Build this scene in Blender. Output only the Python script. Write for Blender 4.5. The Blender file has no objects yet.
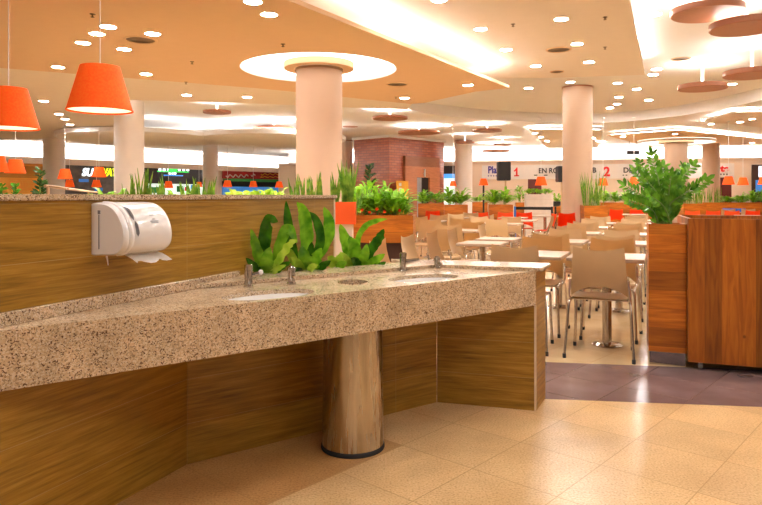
import bpy, bmesh, math, random
from math import pi, sin, cos, radians, sqrt, atan2
from mathutils import Vector, Matrix
random.seed(7)
S = bpy.context.scene
COL = S.collection
CH, F, HY, CX = 1.22, 655.0, 196.0, 381.0        # camera height, focal length in pixels, horizon row, centre column

def at(px, py, Y):
    return Vector(((px-CX)/F*Y, Y, CH-(py-HY)/F*Y))
def atz(px, py, z):
    Y = (CH-z)*F/(py-HY)
    return Vector(((px-CX)/F*Y, Y, z))

# ------------------------------------------------------------------ materials
MATS = {}
def newmat(name):
    m = bpy.data.materials.new(name); m.use_nodes = True
    nt = m.node_tree
    b = nt.nodes['Principled BSDF']
    MATS[name] = m
    return m, nt, b
def N(nt, t, **kw):
    n = nt.nodes.new(t)
    for k, v in kw.items():
        if k.startswith('i_'):
            n.inputs[k[2:].replace('_', ' ')].default_value = v
        else:
            setattr(n, k, v)
    return n
def L(nt, a, b): nt.links.new(a, b)
def ramp(nt, fac, stops, interp='LINEAR'):
    r = N(nt, 'ShaderNodeValToRGB'); r.color_ramp.interpolation = interp
    e = r.color_ramp.elements
    while len(e) > 1: e.remove(e[-1])
    for i, (p, c) in enumerate(stops):
        c = tuple(c)+(1,) if len(c) == 3 else c
        if i == 0: e[0].position = p; e[0].color = c
        else:
            x = e.new(p); x.color = c
    L(nt, fac, r.inputs['Fac'])
    return r
def coords(nt, scale=(1,1,1), kind='Object', rot=(0,0,0)):
    tc = N(nt, 'ShaderNodeTexCoord'); mp = N(nt, 'ShaderNodeMapping')
    mp.inputs['Scale'].default_value = scale; mp.inputs['Rotation'].default_value = rot
    L(nt, tc.outputs[kind], mp.inputs['Vector'])
    return mp.outputs['Vector']
def plain(name, col, rough=.5, metal=0, var=.06, spec=.5, scale=6, coat=0):
    m, nt, b = newmat(name)
    v = coords(nt)
    n = N(nt, 'ShaderNodeTexNoise'); n.inputs['Scale'].default_value = scale; L(nt, v, n.inputs['Vector'])
    lo = [max(0, c*(1-var)) for c in col]; hi = [min(1, c*(1+var)) for c in col]
    r = ramp(nt, n.outputs['Fac'], [(.3, lo), (.7, hi)])
    L(nt, r.outputs['Color'], b.inputs['Base Color'])
    b.inputs['Roughness'].default_value = rough; b.inputs['Metallic'].default_value = metal
    b.inputs['Specular IOR Level'].default_value = spec
    b.inputs['Coat Weight'].default_value = coat
    return m
def emit(name, col, st):
    m, nt, b = newmat(name)
    b.inputs['Base Color'].default_value = (*col, 1)
    b.inputs['Emission Color'].default_value = (*col, 1)
    b.inputs['Emission Strength'].default_value = st
    return m
def mix(nt, fac, a, b, mode='MIX'):
    x = N(nt, 'ShaderNodeMix', data_type='RGBA', blend_type=mode)
    for s, v in ((0, fac), (6, a), (7, b)):
        if hasattr(v, 'is_linked') or hasattr(v, 'links'): L(nt, v, x.inputs[s])
        else: x.inputs[s].default_value = v if s == 0 else (*v, 1)
    return x.outputs[2]
def math_(nt, op, a, b=None, c=None):
    x = N(nt, 'ShaderNodeMath', operation=op)
    for i, v in enumerate((a, b, c)):
        if v is None: continue
        if hasattr(v, 'links'): L(nt, v, x.inputs[i])
        else: x.inputs[i].default_value = v
    return x.outputs[0]

# granite
def granite(name, base, light, dark, rough=.22):
    m, nt, b = newmat(name)
    v = coords(nt)
    w = N(nt, 'ShaderNodeTexNoise'); w.inputs['Scale'].default_value = 60; L(nt, v, w.inputs['Vector'])
    vv = N(nt, 'ShaderNodeVectorMath', operation='MULTIPLY_ADD')
    L(nt, w.outputs['Color'], vv.inputs[0]); vv.inputs[1].default_value = (.012,)*3; L(nt, v, vv.inputs[2])
    vo = N(nt, 'ShaderNodeTexVoronoi'); vo.inputs['Scale'].default_value = 235; L(nt, vv.outputs[0], vo.inputs['Vector'])
    sep = N(nt, 'ShaderNodeSeparateColor'); L(nt, vo.outputs['Color'], sep.inputs[0])
    r = ramp(nt, sep.outputs[0], [(0, dark), (.08, dark), (.12, [c*.55 for c in base]), (.26, [c*.70 for c in base]), (.32, base), (.72, base), (.80, light), (1, light)])
    n2 = N(nt, 'ShaderNodeTexNoise'); n2.inputs['Scale'].default_value = 9; n2.inputs['Detail'].default_value = 4; L(nt, v, n2.inputs['Vector'])
    r2 = ramp(nt, n2.outputs['Fac'], [(.3, (.82, .82, .82)), (.7, (1.1, 1.1, 1.1))])
    c = mix(nt, 1.0, r.outputs['Color'], r2.outputs['Color'], 'MULTIPLY')
    L(nt, c, b.inputs['Base Color']); b.inputs['Roughness'].default_value = rough
    return m
granite('granite', (.66, .475, .30), (.77, .63, .47), (.16, .085, .05), rough=.16)

# porcelain wood-look tile, object coords: x along the wall, z up
def wood_tile(name, c0, c1, c2, rough=.35, tile=(1.2, .202), off=(0, .183), joint=.0018, jcol=(.46, .31, .13)):
    m, nt, b = newmat(name)
    v = coords(nt, (1.3, 1.3, 24))
    n = N(nt, 'ShaderNodeTexNoise'); n.inputs['Scale'].default_value = 2.2; n.inputs['Detail'].default_value = 7; n.inputs['Roughness'].default_value = .62; n.inputs['Distortion'].default_value = .35
    L(nt, v, n.inputs['Vector'])
    v2 = coords(nt, (3, 3, 90))
    n2 = N(nt, 'ShaderNodeTexNoise'); n2.inputs['Scale'].default_value = 2; n2.inputs['Detail'].default_value = 3; L(nt, v2, n2.inputs['Vector'])
    f = math_(nt, 'ADD', math_(nt, 'MULTIPLY', n.outputs['Fac'], .75), math_(nt, 'MULTIPLY', n2.outputs['Fac'], .25))
    r = ramp(nt, f, [(.33, c0), (.5, c1), (.66, c2)])
    tc = N(nt, 'ShaderNodeTexCoord'); sp = N(nt, 'ShaderNodeSeparateXYZ'); L(nt, tc.outputs['Object'], sp.inputs[0])
    def joint_(x, o, p):
        fr = math_(nt, 'FRACT', math_(nt, 'DIVIDE', math_(nt, 'SUBTRACT', x, o-40*p), p))
        return math_(nt, 'LESS_THAN', fr, joint/p)
    j = math_(nt, 'MAXIMUM', joint_(sp.outputs[0], off[0], tile[0]), joint_(sp.outputs[2], off[1], tile[1]))
    c = mix(nt, j, r.outputs['Color'], jcol)
    L(nt, c, b.inputs['Base Color']); b.inputs['Roughness'].default_value = rough
    return m
wood_tile('wood_tile', (.19, .092, .009), (.36, .183, .020), (.50, .28, .045))

def planks(name, vertical, c0, c1, c2, width=.12, rough=.38):
    m, nt, b = newmat(name)
    tc = N(nt, 'ShaderNodeTexCoord'); sp = N(nt, 'ShaderNodeSeparateXYZ'); L(nt, tc.outputs['Object'], sp.inputs[0])
    xy = math_(nt, 'ADD', sp.outputs[0], sp.outputs[1])
    across, along = (xy, sp.outputs[2]) if vertical else (sp.outputs[2], xy)
    idx = math_(nt, 'FLOOR', math_(nt, 'DIVIDE', across, width))
    fr = math_(nt, 'FRACT', math_(nt, 'DIVIDE', across, width))
    wn = N(nt, 'ShaderNodeTexWhiteNoise', noise_dimensions='1D'); L(nt, idx, wn.inputs['W'])
    cb = N(nt, 'ShaderNodeCombineXYZ')
    L(nt, math_(nt, 'MULTIPLY', across, 26), cb.inputs[0]); L(nt, math_(nt, 'MULTIPLY', along, 2.2), cb.inputs[1]); L(nt, math_(nt, 'MULTIPLY', wn.outputs['Value'], 30), cb.inputs[2])
    n = N(nt, 'ShaderNodeTexNoise'); n.inputs['Scale'].default_value = 1.1; n.inputs['Detail'].default_value = 5; n.inputs['Distortion'].default_value = 1.2; L(nt, cb.outputs[0], n.inputs['Vector'])
    r = ramp(nt, n.outputs['Fac'], [(.28, c0), (.5, c1), (.72, c2)])
    tone = math_(nt, 'MULTIPLY_ADD', wn.outputs['Value'], .62, .68)
    cc = N(nt, 'ShaderNodeVectorMath', operation='SCALE'); L(nt, r.outputs['Color'], cc.inputs[0]); L(nt, tone, cc.inputs['Scale'])
    # knots
    vk = N(nt, 'ShaderNodeTexVoronoi'); vk.inputs['Scale'].default_value = 5.5
    cb2 = N(nt, 'ShaderNodeCombineXYZ'); L(nt, across, cb2.inputs[0]); L(nt, math_(nt, 'MULTIPLY', along, .8), cb2.inputs[1]); L(nt, cb2.outputs[0], vk.inputs['Vector'])
    kn = ramp(nt, vk.outputs['Distance'], [(0, (1, 1, 1)), (.035, (.9, .9, .9)), (.075, (0, 0, 0))])
    c = mix(nt, math_(nt, 'MULTIPLY', kn.outputs['Color'], .7), cc.outputs[0], [q*.35 for q in c0])
    j = math_(nt, 'LESS_THAN', fr, .012)
    c = mix(nt, math_(nt, 'MULTIPLY', j, .65), c, [q*.3 for q in c0])
    L(nt, c, b.inputs['Base Color']); b.inputs['Roughness'].default_value = rough
    return m
WC = ((.36, .105, .010), (.56, .19, .018), (.70, .28, .035))
planks('plank_wood_upright', True, (.22, .055, .004), (.36, .098, .007), (.46, .15, .014), width=.105)
planks('plank_wood_level', False, (.30, .076, .006), (.46, .132, .010), (.58, .20, .020), width=.135)
planks('panel_veneer', False, (.40, .13, .05), (.50, .18, .07), (.58, .23, .10), width=.6)
planks('orange_veneer', False, (.80, .30, .04), (.95, .40, .06), (1.0, .48, .09), width=.5)

# floor materials in world position, tile grid turned about 48 degrees
AX = (cos(radians(48)), sin(radians(48)))
def floor_mat(name, kind):
    m, nt, b = newmat(name)
    g = N(nt, 'ShaderNodeNewGeometry'); sp = N(nt, 'ShaderNodeSeparateXYZ'); L(nt, g.outputs['Position'], sp.inputs[0])
    x, y = sp.outputs[0], sp.outputs[1]
    a = math_(nt, 'ADD', math_(nt, 'MULTIPLY', x, AX[0]), math_(nt, 'MULTIPLY', y, AX[1]))
    q = math_(nt, 'SUBTRACT', math_(nt, 'MULTIPLY', x, AX[1]), math_(nt, 'MULTIPLY', y, AX[0]))
    ua = math_(nt, 'DIVIDE', math_(nt, 'SUBTRACT', a, 2.45-42.25), .4225)
    uq = math_(nt, 'DIVIDE', math_(nt, 'SUBTRACT', q, -2.07-41.0), .41)
    gw = .011 if kind == 'dark' else .012
    j = math_(nt, 'MAXIMUM', math_(nt, 'LESS_THAN', math_(nt, 'FRACT', ua), gw), math_(nt, 'LESS_THAN', math_(nt, 'FRACT', uq), gw))
    cb = N(nt, 'ShaderNodeCombineXYZ'); L(nt, math_(nt, 'FLOOR', ua), cb.inputs[0]); L(nt, math_(nt, 'FLOOR', uq), cb.inputs[1])
    wn = N(nt, 'ShaderNodeTexWhiteNoise', noise_dimensions='2D'); L(nt, cb.outputs[0], wn.inputs['Vector'])
    tone = math_(nt, 'MULTIPLY_ADD', wn.outputs['Value'], .12, .94)
    n1 = N(nt, 'ShaderNodeTexNoise'); n1.inputs['Scale'].default_value = 110; n1.inputs['Detail'].default_value = 2; L(nt, g.outputs['Position'], n1.inputs['Vector'])
    n2 = N(nt, 'ShaderNodeTexNoise'); n2.inputs['Scale'].default_value = 3; n2.inputs['Detail'].default_value = 5; L(nt, g.outputs['Position'], n2.inputs['Vector'])
    if kind == 'beige':
        r = ramp(nt, n1.outputs['Fac'], [(.30, (.50, .29, .115)), (.46, (.70, .46, .225)), (.6, (.76, .52, .275)), (.75, (.82, .62, .38))])
        big = ramp(nt, n2.outputs['Fac'], [(.35, (.86, .82, .76)), (.6, (1.02, 1.02, 1.02))])
        c = mix(nt, 1.0, r.outputs['Color'], big.outputs['Color'], 'MULTIPLY')
        br = math_(nt, 'MULTIPLY', math_(nt, 'LESS_THAN', q, -2.07), math_(nt, 'LESS_THAN', a, 2.45))   # the browner edging tiles along the wall
        c2 = mix(nt, 1.0, c, (.74, .60, .45), 'MULTIPLY')
        c = mix(nt, br, c, c2)
        grout, rough = (.42, .22, .07), .30
    elif kind == 'dark':
        r = ramp(nt, n2.outputs['Fac'], [(.3, (.145, .088, .088)), (.55, (.20, .13, .128)), (.75, (.25, .17, .168))])
        c = r.outputs['Color']; grout, rough = (.10, .045, .03), .16
    else:
        r = ramp(nt, n2.outputs['Fac'], [(.3, (.62, .44, .23)), (.7, (.74, .56, .33))])
        c = r.outputs['Color']; grout, rough = (.60, .38, .15), .14
    s = N(nt, 'ShaderNodeVectorMath', operation='SCALE'); L(nt, c, s.inputs[0]); L(nt, tone, s.inputs['Scale'])
    cc = mix(nt, math_(nt, 'MULTIPLY', j, .75), s.outputs[0], grout)
    L(nt, cc, b.inputs['Base Color']); b.inputs['Roughness'].default_value = rough
    return m
floor_mat('floor_beige', 'beige'); floor_mat('floor_dark', 'dark'); floor_mat('floor_cream', 'cream')

def brick_mat():
    m, nt, b = newmat('brick')
    tc = N(nt, 'ShaderNodeTexCoord'); sp = N(nt, 'ShaderNodeSeparateXYZ'); L(nt, tc.outputs['Object'], sp.inputs[0])
    cb = N(nt, 'ShaderNodeCombineXYZ'); L(nt, math_(nt, 'ADD', sp.outputs[0], sp.outputs[1]), cb.inputs[0]); L(nt, sp.outputs[2], cb.inputs[1])
    br = N(nt, 'ShaderNodeTexBrick'); L(nt, cb.outputs[0], br.inputs['Vector'])
    br.inputs['Color1'].default_value = (.42, .11, .05, 1); br.inputs['Color2'].default_value = (.58, .19, .10, 1); br.inputs['Mortar'].default_value = (.30, .10, .07, 1)
    br.inputs['Scale'].default_value = 1; br.inputs['Mortar Size'].default_value = .012; br.inputs['Brick Width'].default_value = .30; br.inputs['Row Height'].default_value = .10
    L(nt, br.outputs['Color'], b.inputs['Base Color']); b.inputs['Roughness'].default_value = .22
    return m
brick_mat()

def leaf_mat(name, c0, c1, rough=.35):
    m, nt, b = newmat(name)
    v = coords(nt)
    n = N(nt, 'ShaderNodeTexNoise'); n.inputs['Scale'].default_value = 14; L(nt, v, n.inputs['Vector'])
    r = ramp(nt, n.outputs['Fac'], [(.32, c0), (.68, c1)])
    L(nt, r.outputs['Color'], b.inputs['Base Color']); b.inputs['Roughness'].default_value = rough
    tr = N(nt, 'ShaderNodeBsdfTranslucent'); L(nt, r.outputs['Color'], tr.inputs['Color'])
    mx = N(nt, 'ShaderNodeMixShader'); mx.inputs[0].default_value = .3
    out = nt.nodes['Material Output']
    L(nt, b.outputs[0], mx.inputs[1]); L(nt, tr.outputs[0], mx.inputs[2]); L(nt, mx.outputs[0], out.inputs['Surface'])
    return m
leaf_mat('fern_leaf', (.07, .27, .006), (.30, .62, .03), .22)
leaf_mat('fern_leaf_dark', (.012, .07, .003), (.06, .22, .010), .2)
leaf_mat('fern_leaf_young', (.34, .62, .03), (.60, .80, .10), .25)
leaf_mat('bush_leaf', (.12, .36, .01), (.46, .78, .05))
leaf_mat('gloss_leaf', (.03, .15, .008), (.22, .52, .04), .25)
leaf_mat('dark_leaf', (.02, .07, .01), (.08, .18, .03))
leaf_mat('blade_leaf', (.06, .20, .015), (.30, .48, .05))

plain('plant_stem', (.20, .34, .06), .5)
plain('soil', (.05, .025, .012), .95, var=.4, scale=40)
plain('ceiling_tan', (.79, .54, .335), .9, var=.01)
plain('ceiling_peach', (.86, .755, .66), .9, var=.01)
plain('ceiling_white', (.88, .845, .82), .9, var=.01)
plain('ceiling_pure', (.90, .87, .85), .9, var=.01)
plain('column_tan', (.62, .425, .30), .6, var=.02, scale=3)
plain('column_white', (.88, .79, .73), .6, var=.02, scale=3)
plain('fascia', (.72, .54, .40), .7, var=.02)
plain('wall_cream', (.80, .64, .50), .7, var=.03, scale=1)
plain('trim_brown', (.36, .22, .11), .6)
plain('trim_pale', (.78, .64, .46), .4)
plain('ceramic', (.90, .88, .86), .12, var=.01, coat=.3)
plain('dispenser_white', (.84, .80, .79), .22, var=.01, coat=.4)
plain('dispenser_gap', (.25, .24, .25), .2)
plain('label_grey', (.35, .35, .37), .5)
plain('paper', (.92, .89, .86), .9, var=.01)
plain('chrome', (.50, .47, .45), .10, 1, var=.02)
plain('chair_steel', (.62, .56, .50), .25, 1, var=.03)
plain('rubber', (.02, .02, .022), .7)
plain('chair_plastic', (.63, .43, .235), .42, var=.03)
plain('chair_red', (.92, .10, .012), .5, var=.05)
plain('table_laminate', (.52, .365, .25), .3, var=.04)
plain('red_panel', (.92, .11, .012), .5, var=.03)
plain('copper_paint', (.40, .16, .085), .45, var=.03)
plain('white_metal', (.88, .86, .84), .35, var=.01)
plain('vent_dark', (.22, .15, .09), .7)
plain('black_plastic', (.015, .014, .015), .45)
plain('blue_plastic', (.03, .18, .75), .4)
plain('dark_cabinet', (.055, .018, .009), .6)
plain('white_tile', (.80, .70, .62), .4)
plain('sign_white', (.80, .76, .72), .5, var=.02)
plain('sign_dark', (.025, .016, .014), .4)
plain('slate_panel', (.14, .12, .115), .5, var=.3, scale=4)
plain('door_red', (.12, .015, .012), .5)
plain('door_dark', (.035, .016, .01), .6)
plain('text_black', (.03, .028, .03), .6)
plain('text_red', (.75, .02, .02), .5)
plain('text_blue', (.03, .03, .30), .5)
plain('sign_red', (.40, .012, .012), .4)
plain('sign_yellow', (.90, .45, .02), .5)
plain('sign_green', (.03, .30, .06), .5)
plain('rail_wood', (.62, .42, .25), .5)
emit('glow_white', (1, .95, .90), 7)
emit('glow_ring', (1, .96, .92), 2.6)
emit('glow_strip', (1, .95, .90), 30)
emit('glow_cove', (1, .97, .95), 42)
emit('glow_disc', (1, .95, .90), 10)
emit('glow_down', (1, .97, .92), 330)
emit('glow_down_soft', (1, .97, .92), 50)
emit('glow_spot', (1, .95, .90), 40)
emit('glow_lamp', (1, .78, .50), 1.6)
emit('sign_glow_white', (.85, .95, 1), 2.2)
emit('sign_glow_yellow', (.80, .95, .02), 1.5)
emit('sign_glow_green', (.05, .75, .10), 1.2)
emit('sign_glow_blue', (.08, .35, .9), .9)
emit('screen_white', (.8, .88, 1), 1.3)
emit('menu_blue', (.05, .22, .62), .45)
emit('shop_glow', (.75, .88, .85), .9)
def shade_mat():
    m, nt, b = newmat('lamp_fabric')
    v = coords(nt, (60, 60, 60))
    n = N(nt, 'ShaderNodeTexNoise'); n.inputs['Scale'].default_value = 1.0; L(nt, v, n.inputs['Vector'])
    r = ramp(nt, n.outputs['Fac'], [(.3, (.86, .085, .006)), (.7, (.98, .125, .010))])
    L(nt, r.outputs['Color'], b.inputs['Base Color']); L(nt, r.outputs['Color'], b.inputs['Emission Color'])
    b.inputs['Emission Strength'].default_value = .38; b.inputs['Roughness'].default_value = .9
shade_mat()
def steel_bin():
    m, nt, b = newmat('bin_steel')
    v = coords(nt, (6, 6, .6)); n = N(nt, 'ShaderNodeTexNoise'); n.inputs['Scale'].default_value = 4; n.inputs['Detail'].default_value = 6; L(nt, v, n.inputs['Vector'])
    r = ramp(nt, n.outputs['Fac'], [(.3, (.40, .34, .27)), (.7, (.70, .62, .52))])
    L(nt, r.outputs['Color'], b.inputs['Base Color']); b.inputs['Metallic'].default_value = 1
    r2 = ramp(nt, n.outputs['Fac'], [(.3, (.16,)*3), (.7, (.34,)*3)]); L(nt, r2.outputs['Color'], b.inputs['Roughness'])
    bp = N(nt, 'ShaderNodeBump'); bp.inputs['Strength'].default_value = .12; L(nt, n.outputs['Fac'], bp.inputs['Height']); L(nt, bp.outputs[0], b.inputs['Normal'])
steel_bin()

# ------------------------------------------------------------------ mesh helpers
def link(name, bm, mat, parent=None, loc=None, rz=0, smooth=None):
    me = bpy.data.meshes.new(name)
    bmesh.ops.recalc_face_normals(bm, faces=bm.faces)
    bm.to_mesh(me); bm.free()
    if smooth is not None:
        for p in me.polygons: p.use_smooth = True
        me.set_sharp_from_angle(angle=radians(smooth))
    for m in (mat if isinstance(mat, (list, tuple)) else [mat]): me.materials.append(MATS[m])
    o = bpy.data.objects.new(name, me); COL.objects.link(o)
    if parent: o.parent = parent
    if loc is not None: o.location = loc
    if rz: o.rotation_euler = (0, 0, rz)
    return o
def tag(o, label, cat, group=None, kind=None):
    o['label'] = label; o['category'] = cat
    if group: o['group'] = group
    if kind: o['kind'] = kind
    return o
def thing(name, label, cat, loc=(0, 0, 0), rz=0, group=None, kind=None):
    o = bpy.data.objects.new(name, None); COL.objects.link(o)
    o.location = loc; o.rotation_euler = (0, 0, rz); o.empty_display_size = .1
    return tag(o, label, cat, group, kind)
def dup(root, loc, rz, label, group=None):
    r = root.copy(); COL.objects.link(r); r.location = loc; r.rotation_euler = (0, 0, rz); r['label'] = label
    if group: r['group'] = group
    for ch in list(root.children):
        c = ch.copy(); COL.objects.link(c); c.parent = r
        for g in list(ch.children):
            d = g.copy(); COL.objects.link(d); d.parent = c
    return r
def box(bm, x0, x1, y0, y1, z0, z1, M=None):
    vs = [bm.verts.new(Vector(p)) for p in ((x0,y0,z0),(x1,y0,z0),(x1,y1,z0),(x0,y1,z0),(x0,y0,z1),(x1,y0,z1),(x1,y1,z1),(x0,y1,z1))]
    for f in ((0,3,2,1),(4,5,6,7),(0,1,5,4),(1,2,6,5),(2,3,7,6),(3,0,4,7)): bm.faces.new([vs[i] for i in f])
    if M:
        for v in vs: v.co = M @ v.co
    return vs
def bevel(bm, w, seg=2):
    bmesh.ops.bevel(bm, geom=list(bm.edges), offset=w, segments=seg, affect='EDGES', clamp_overlap=True)
    return bm
def prism(bm, pts, z0, z1):
    a = [bm.verts.new((p[0], p[1], z0)) for p in pts]; b = [bm.verts.new((p[0], p[1], z1)) for p in pts]
    n = len(pts)
    bm.faces.new(a[::-1]); bm.faces.new(b)
    for i in range(n): bm.faces.new((a[i], a[(i+1) % n], b[(i+1) % n], b[i]))
def lathe(bm, prof, seg=24, c=(0, 0), closed=False, M=None):
    rings = []
    for r, z in prof:
        if r < 1e-6: rings.append([bm.verts.new((c[0], c[1], z))])
        else: rings.append([bm.verts.new((c[0]+r*cos(2*pi*k/seg), c[1]+r*sin(2*pi*k/seg), z)) for k in range(seg)])
    pairs = list(zip(rings, rings[1:])) + ([(rings[-1], rings[0])] if closed else [])
    for a, b in pairs:
        for k in range(seg):
            k2 = (k+1) % seg
            if len(a) == 1 and len(b) == 1: continue
            if len(a) == 1: bm.faces.new((a[0], b[k], b[k2]))
            elif len(b) == 1: bm.faces.new((a[k], a[k2], b[0]))
            else: bm.faces.new((a[k], a[k2], b[k2], b[k]))
    if M:
        for g in rings:
            for v in g: v.co = M @ v.co
def tube(bm, pts, r, seg=8, caps=True):
    pts = [Vector(p) for p in pts]; n = len(pts); rings = []
    rr = r if isinstance(r, (list, tuple)) else [r]*n
    prev = None
    for i, p in enumerate(pts):
        t = (pts[min(i+1, n-1)]-pts[max(i-1, 0)]).normalized()
        if prev is None:
            u = t.orthogonal().normalized()
        else:
            u = (prev - t*prev.dot(t)); u = u.normalized() if u.length > 1e-6 else t.orthogonal().normalized()
        prev = u; w = t.cross(u)
        rings.append([bm.verts.new(p+(u*cos(2*pi*k/seg)+w*sin(2*pi*k/seg))*rr[i]) for k in range(seg)])
    for a, b in zip(rings, rings[1:]):
        for k in range(seg): bm.faces.new((a[k], a[(k+1) % seg], b[(k+1) % seg], b[k]))
    if caps: bm.faces.new(rings[0][::-1]); bm.faces.new(rings[-1])
def curve(pts, n=8):
    """Catmull-Rom through pts"""
    P = [Vector(p) for p in pts]; P = [2*P[0]-P[1]]+P+[2*P[-1]-P[-2]]; out = []
    for i in range(1, len(P)-2):
        for k in range(n):
            t = k/n; a, b, c, d = P[i-1], P[i], P[i+1], P[i+2]
            out.append(.5*((2*b)+(c-a)*t+(2*a-5*b+4*c-d)*t*t+(3*b-a-3*c+d)*t**3))
    out.append(P[-2]); return out
def leaf(bm, pts, w, face=Vector((0, -1, 0)), fold=.18, wav=0, tipw=.0, prof=None):
    """a leaf along pts; face = the way its upper side looks"""
    n = len(pts); rows = []
    for i, p in enumerate(pts):
        s = i/(n-1)
        t = (pts[min(i+1, n-1)]-pts[max(i-1, 0)]).normalized()
        side = t.cross(face)
        if side.length < 1e-4: side = t.orthogonal()
        side.normalize(); nn = side.cross(t).normalized()
        h = w*.5*(prof(s) if prof else (sin(pi*min(1, (s*.96+.04)))**.7))
        h = max(h, .0015)
        rip = wav*sin(i*1.35+w*90)
        if s in (0, 1): h = max(.0015, h*.3)
        rows.append((bm.verts.new(p-side*h+nn*(fold*h+rip*h)), bm.verts.new(p), bm.verts.new(p+side*h+nn*(fold*h-rip*h))))
    for a, b in zip(rows, rows[1:]):
        bm.faces.new((a[0], a[1], b[1], b[0])); bm.faces.new((a[1], a[2], b[2], b[1]))
def text(name, s, mat, parent, loc, rot, size, ext=.01, shear=0, bold=0, align='LEFT'):
    c = bpy.data.curves.new(name, 'FONT'); c.body = s; c.size = size; c.extrude = ext; c.shear = shear; c.offset = bold; c.align_x = align
    c.materials.append(MATS[mat])
    o = bpy.data.objects.new(name, c); COL.objects.link(o); bpy.context.view_layer.update()
    me = bpy.data.meshes.new_from_object(o.evaluated_get(bpy.context.evaluated_depsgraph_get())); bpy.data.objects.remove(o)
    o = bpy.data.objects.new(name, me); COL.objects.link(o); o.parent = parent; o.location = loc; o.rotation_euler = rot
    return o
ORD = ['first', 'second', 'third', 'fourth', 'fifth', 'sixth', 'seventh', 'eighth', 'ninth', 'tenth', 'eleventh', 'twelfth', 'thirteenth', 'fourteenth', 'fifteenth', 'sixteenth', 'seventeenth', 'eighteenth', 'nineteenth', 'twentieth']

# ------------------------------------------------------------------ frames
U2 = Vector((sin(radians(23)), cos(radians(23)), 0)); V2 = Vector((U2.y, -U2.x, 0))
YAW = -radians(23)                      # local +y turned onto U2
def on_p(s, d=0, z=0): return Vector((-.883, 2.98, z))+U2*s+V2*d     # a point on the partition wall face

# ------------------------------------------------------------------ floor
def near_y(x): return 3.937-.1233*(x-.986)
def far_y(x): return 4.814-.150*(x-1.205)
bm = bmesh.new()
def quad(bm, pts, mi, z=0):
    f = bm.faces.new([bm.verts.new((x, y, z)) for x, y in pts]); f.material_index = mi
quad(bm, [(-30, -6), (30, -6), (30, near_y(30)), (-30, near_y(-30))], 0)
quad(bm, [(-30, near_y(-30)), (30, near_y(30)), (30, far_y(30)), (-30, far_y(-30))], 1)
quad(bm, [(-30, far_y(-30)), (30, far_y(30)), (30, 60), (-30, 60)], 2)
tag(link('floor', bm, ['floor_beige', 'floor_dark', 'floor_cream']), 'speckled beige tiled floor with a grey-purple tile band and polished cream floor beyond', 'floor', kind='structure')

# ------------------------------------------------------------------ partition wall with granite cap
pw = thing('partition_wall', 'long low wall of brown wood-look tiles with a granite cap', 'partition', on_p(0), YAW+pi/2, kind='structure')
Lend = 1.472   # end of the wall beyond the corner, along U2
bm = bmesh.new(); box(bm, -4.2, Lend, 0, .14, 0, 1.204); link('tile_cladding', bm, 'wood_tile', pw)
bm = bmesh.new(); box(bm, -4.25, Lend+.015, -.015, .155, 1.2042, 1.2265); bevel(bm, .003, 2); link('granite_cap', bm, 'granite', pw)
bm = bmesh.new(); box(bm, Lend-.012, Lend+.004, -.004, .144, 0, 1.203); link('corner_trim', bm, 'trim_pale', pw)

# ------------------------------------------------------------------ washbasin counter
Apt = Vector((-1.296, 2.011)); Fpt = Vector((.88, 3.717)); Kpt = Vector((.331, 3.876)); Cpt = Vector((-.883, 2.98))
u1 = (Fpt-Apt).normalized(); nb = Vector((-u1.y, u1.x))
u2 = U2.xy; v2 = V2.xy
vanity = thing('washbasin_counter', 'long speckled granite washbasin counter with two oval white basins', 'counter', (0, 0, 0))
ZT, ZB = .794, .600
eps = .004
kdir = (Kpt-Cpt).normalized(); kn = Vector((-kdir.y, kdir.x))       # into the wall from the knee space
bm = bmesh.new()
prism(bm, [Apt+v2*eps, Fpt, Kpt+(Fpt-Kpt)*.004, Cpt+v2*eps], ZB, ZT)
top = link('countertop', bm, 'granite', vanity)
def front_pt(px):                         # where a picture column meets the counter's front edge
    k = (px-CX)/F; r = (Apt.x-k*Apt.y)/(k*u1.y-u1.x); return Apt+u1*r
B1 = front_pt(287)+nb*.150; B2 = front_pt(446)+nb*.165; TH = Vector((-.138, 3.225))
ang = atan2(u1.y, u1.x)
cut = bmesh.new()
def ell(bm, c, a, b, z0, z1, seg=48):
    pts = [(c[0]+a*cos(t)*cos(ang)-b*sin(t)*sin(ang), c[1]+a*cos(t)*sin(ang)+b*sin(t)*cos(ang)) for t in [2*pi*k/seg for k in range(seg)]]
    prism(bm, pts, z0, z1)
BA, BB = .215, .124
ell(cut, B1, BA, BB, .615, .9); ell(cut, B2, BA, BB, .615, .9); ell(cut, TH, .075, .075, .5, .9)
cutter = link('cutter', cut, 'granite')
md = top.modifiers.new('cut', 'BOOLEAN'); md.operation = 'DIFFERENCE'; md.object = cutter; md.solver = 'EXACT'
bpy.context.view_layer.update()
dg = bpy.context.evaluated_depsgraph_get()
me = bpy.data.meshes.new_from_object(top.evaluated_get(dg)); top.modifiers.clear(); top.data = me
bpy.data.objects.remove(cutter)
for i, c in enumerate((B1, B2)):
    bm = bmesh.new(); prof = []
    for k in range(9):
        t = k/8*pi/2; prof.append((cos(t)*.995 if k < 8 else .1, .775-.135*sin(t)))
    prof += [(0, .638)]
    outer = [(0, .630)]+[(r*1.0 if r < .99 else .999, z-.008) for r, z in prof[::-1][1:]]
    M = Matrix.Translation((c.x, c.y, 0)) @ Matrix.Rotation(ang, 4, 'Z') @ Matrix.Diagonal((BA*.995, BB*.995, 1, 1))
    lathe(bm, prof, 48, M=M); b = link('basin', bm, 'ceramic', vanity, smooth=40)
    bm = bmesh.new(); lathe(bm, [(0, .646), (.02, .646), (.022, .641)], 16, c=(c.x, c.y)); link('drain', bm, 'chrome', b, smooth=40)
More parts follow.
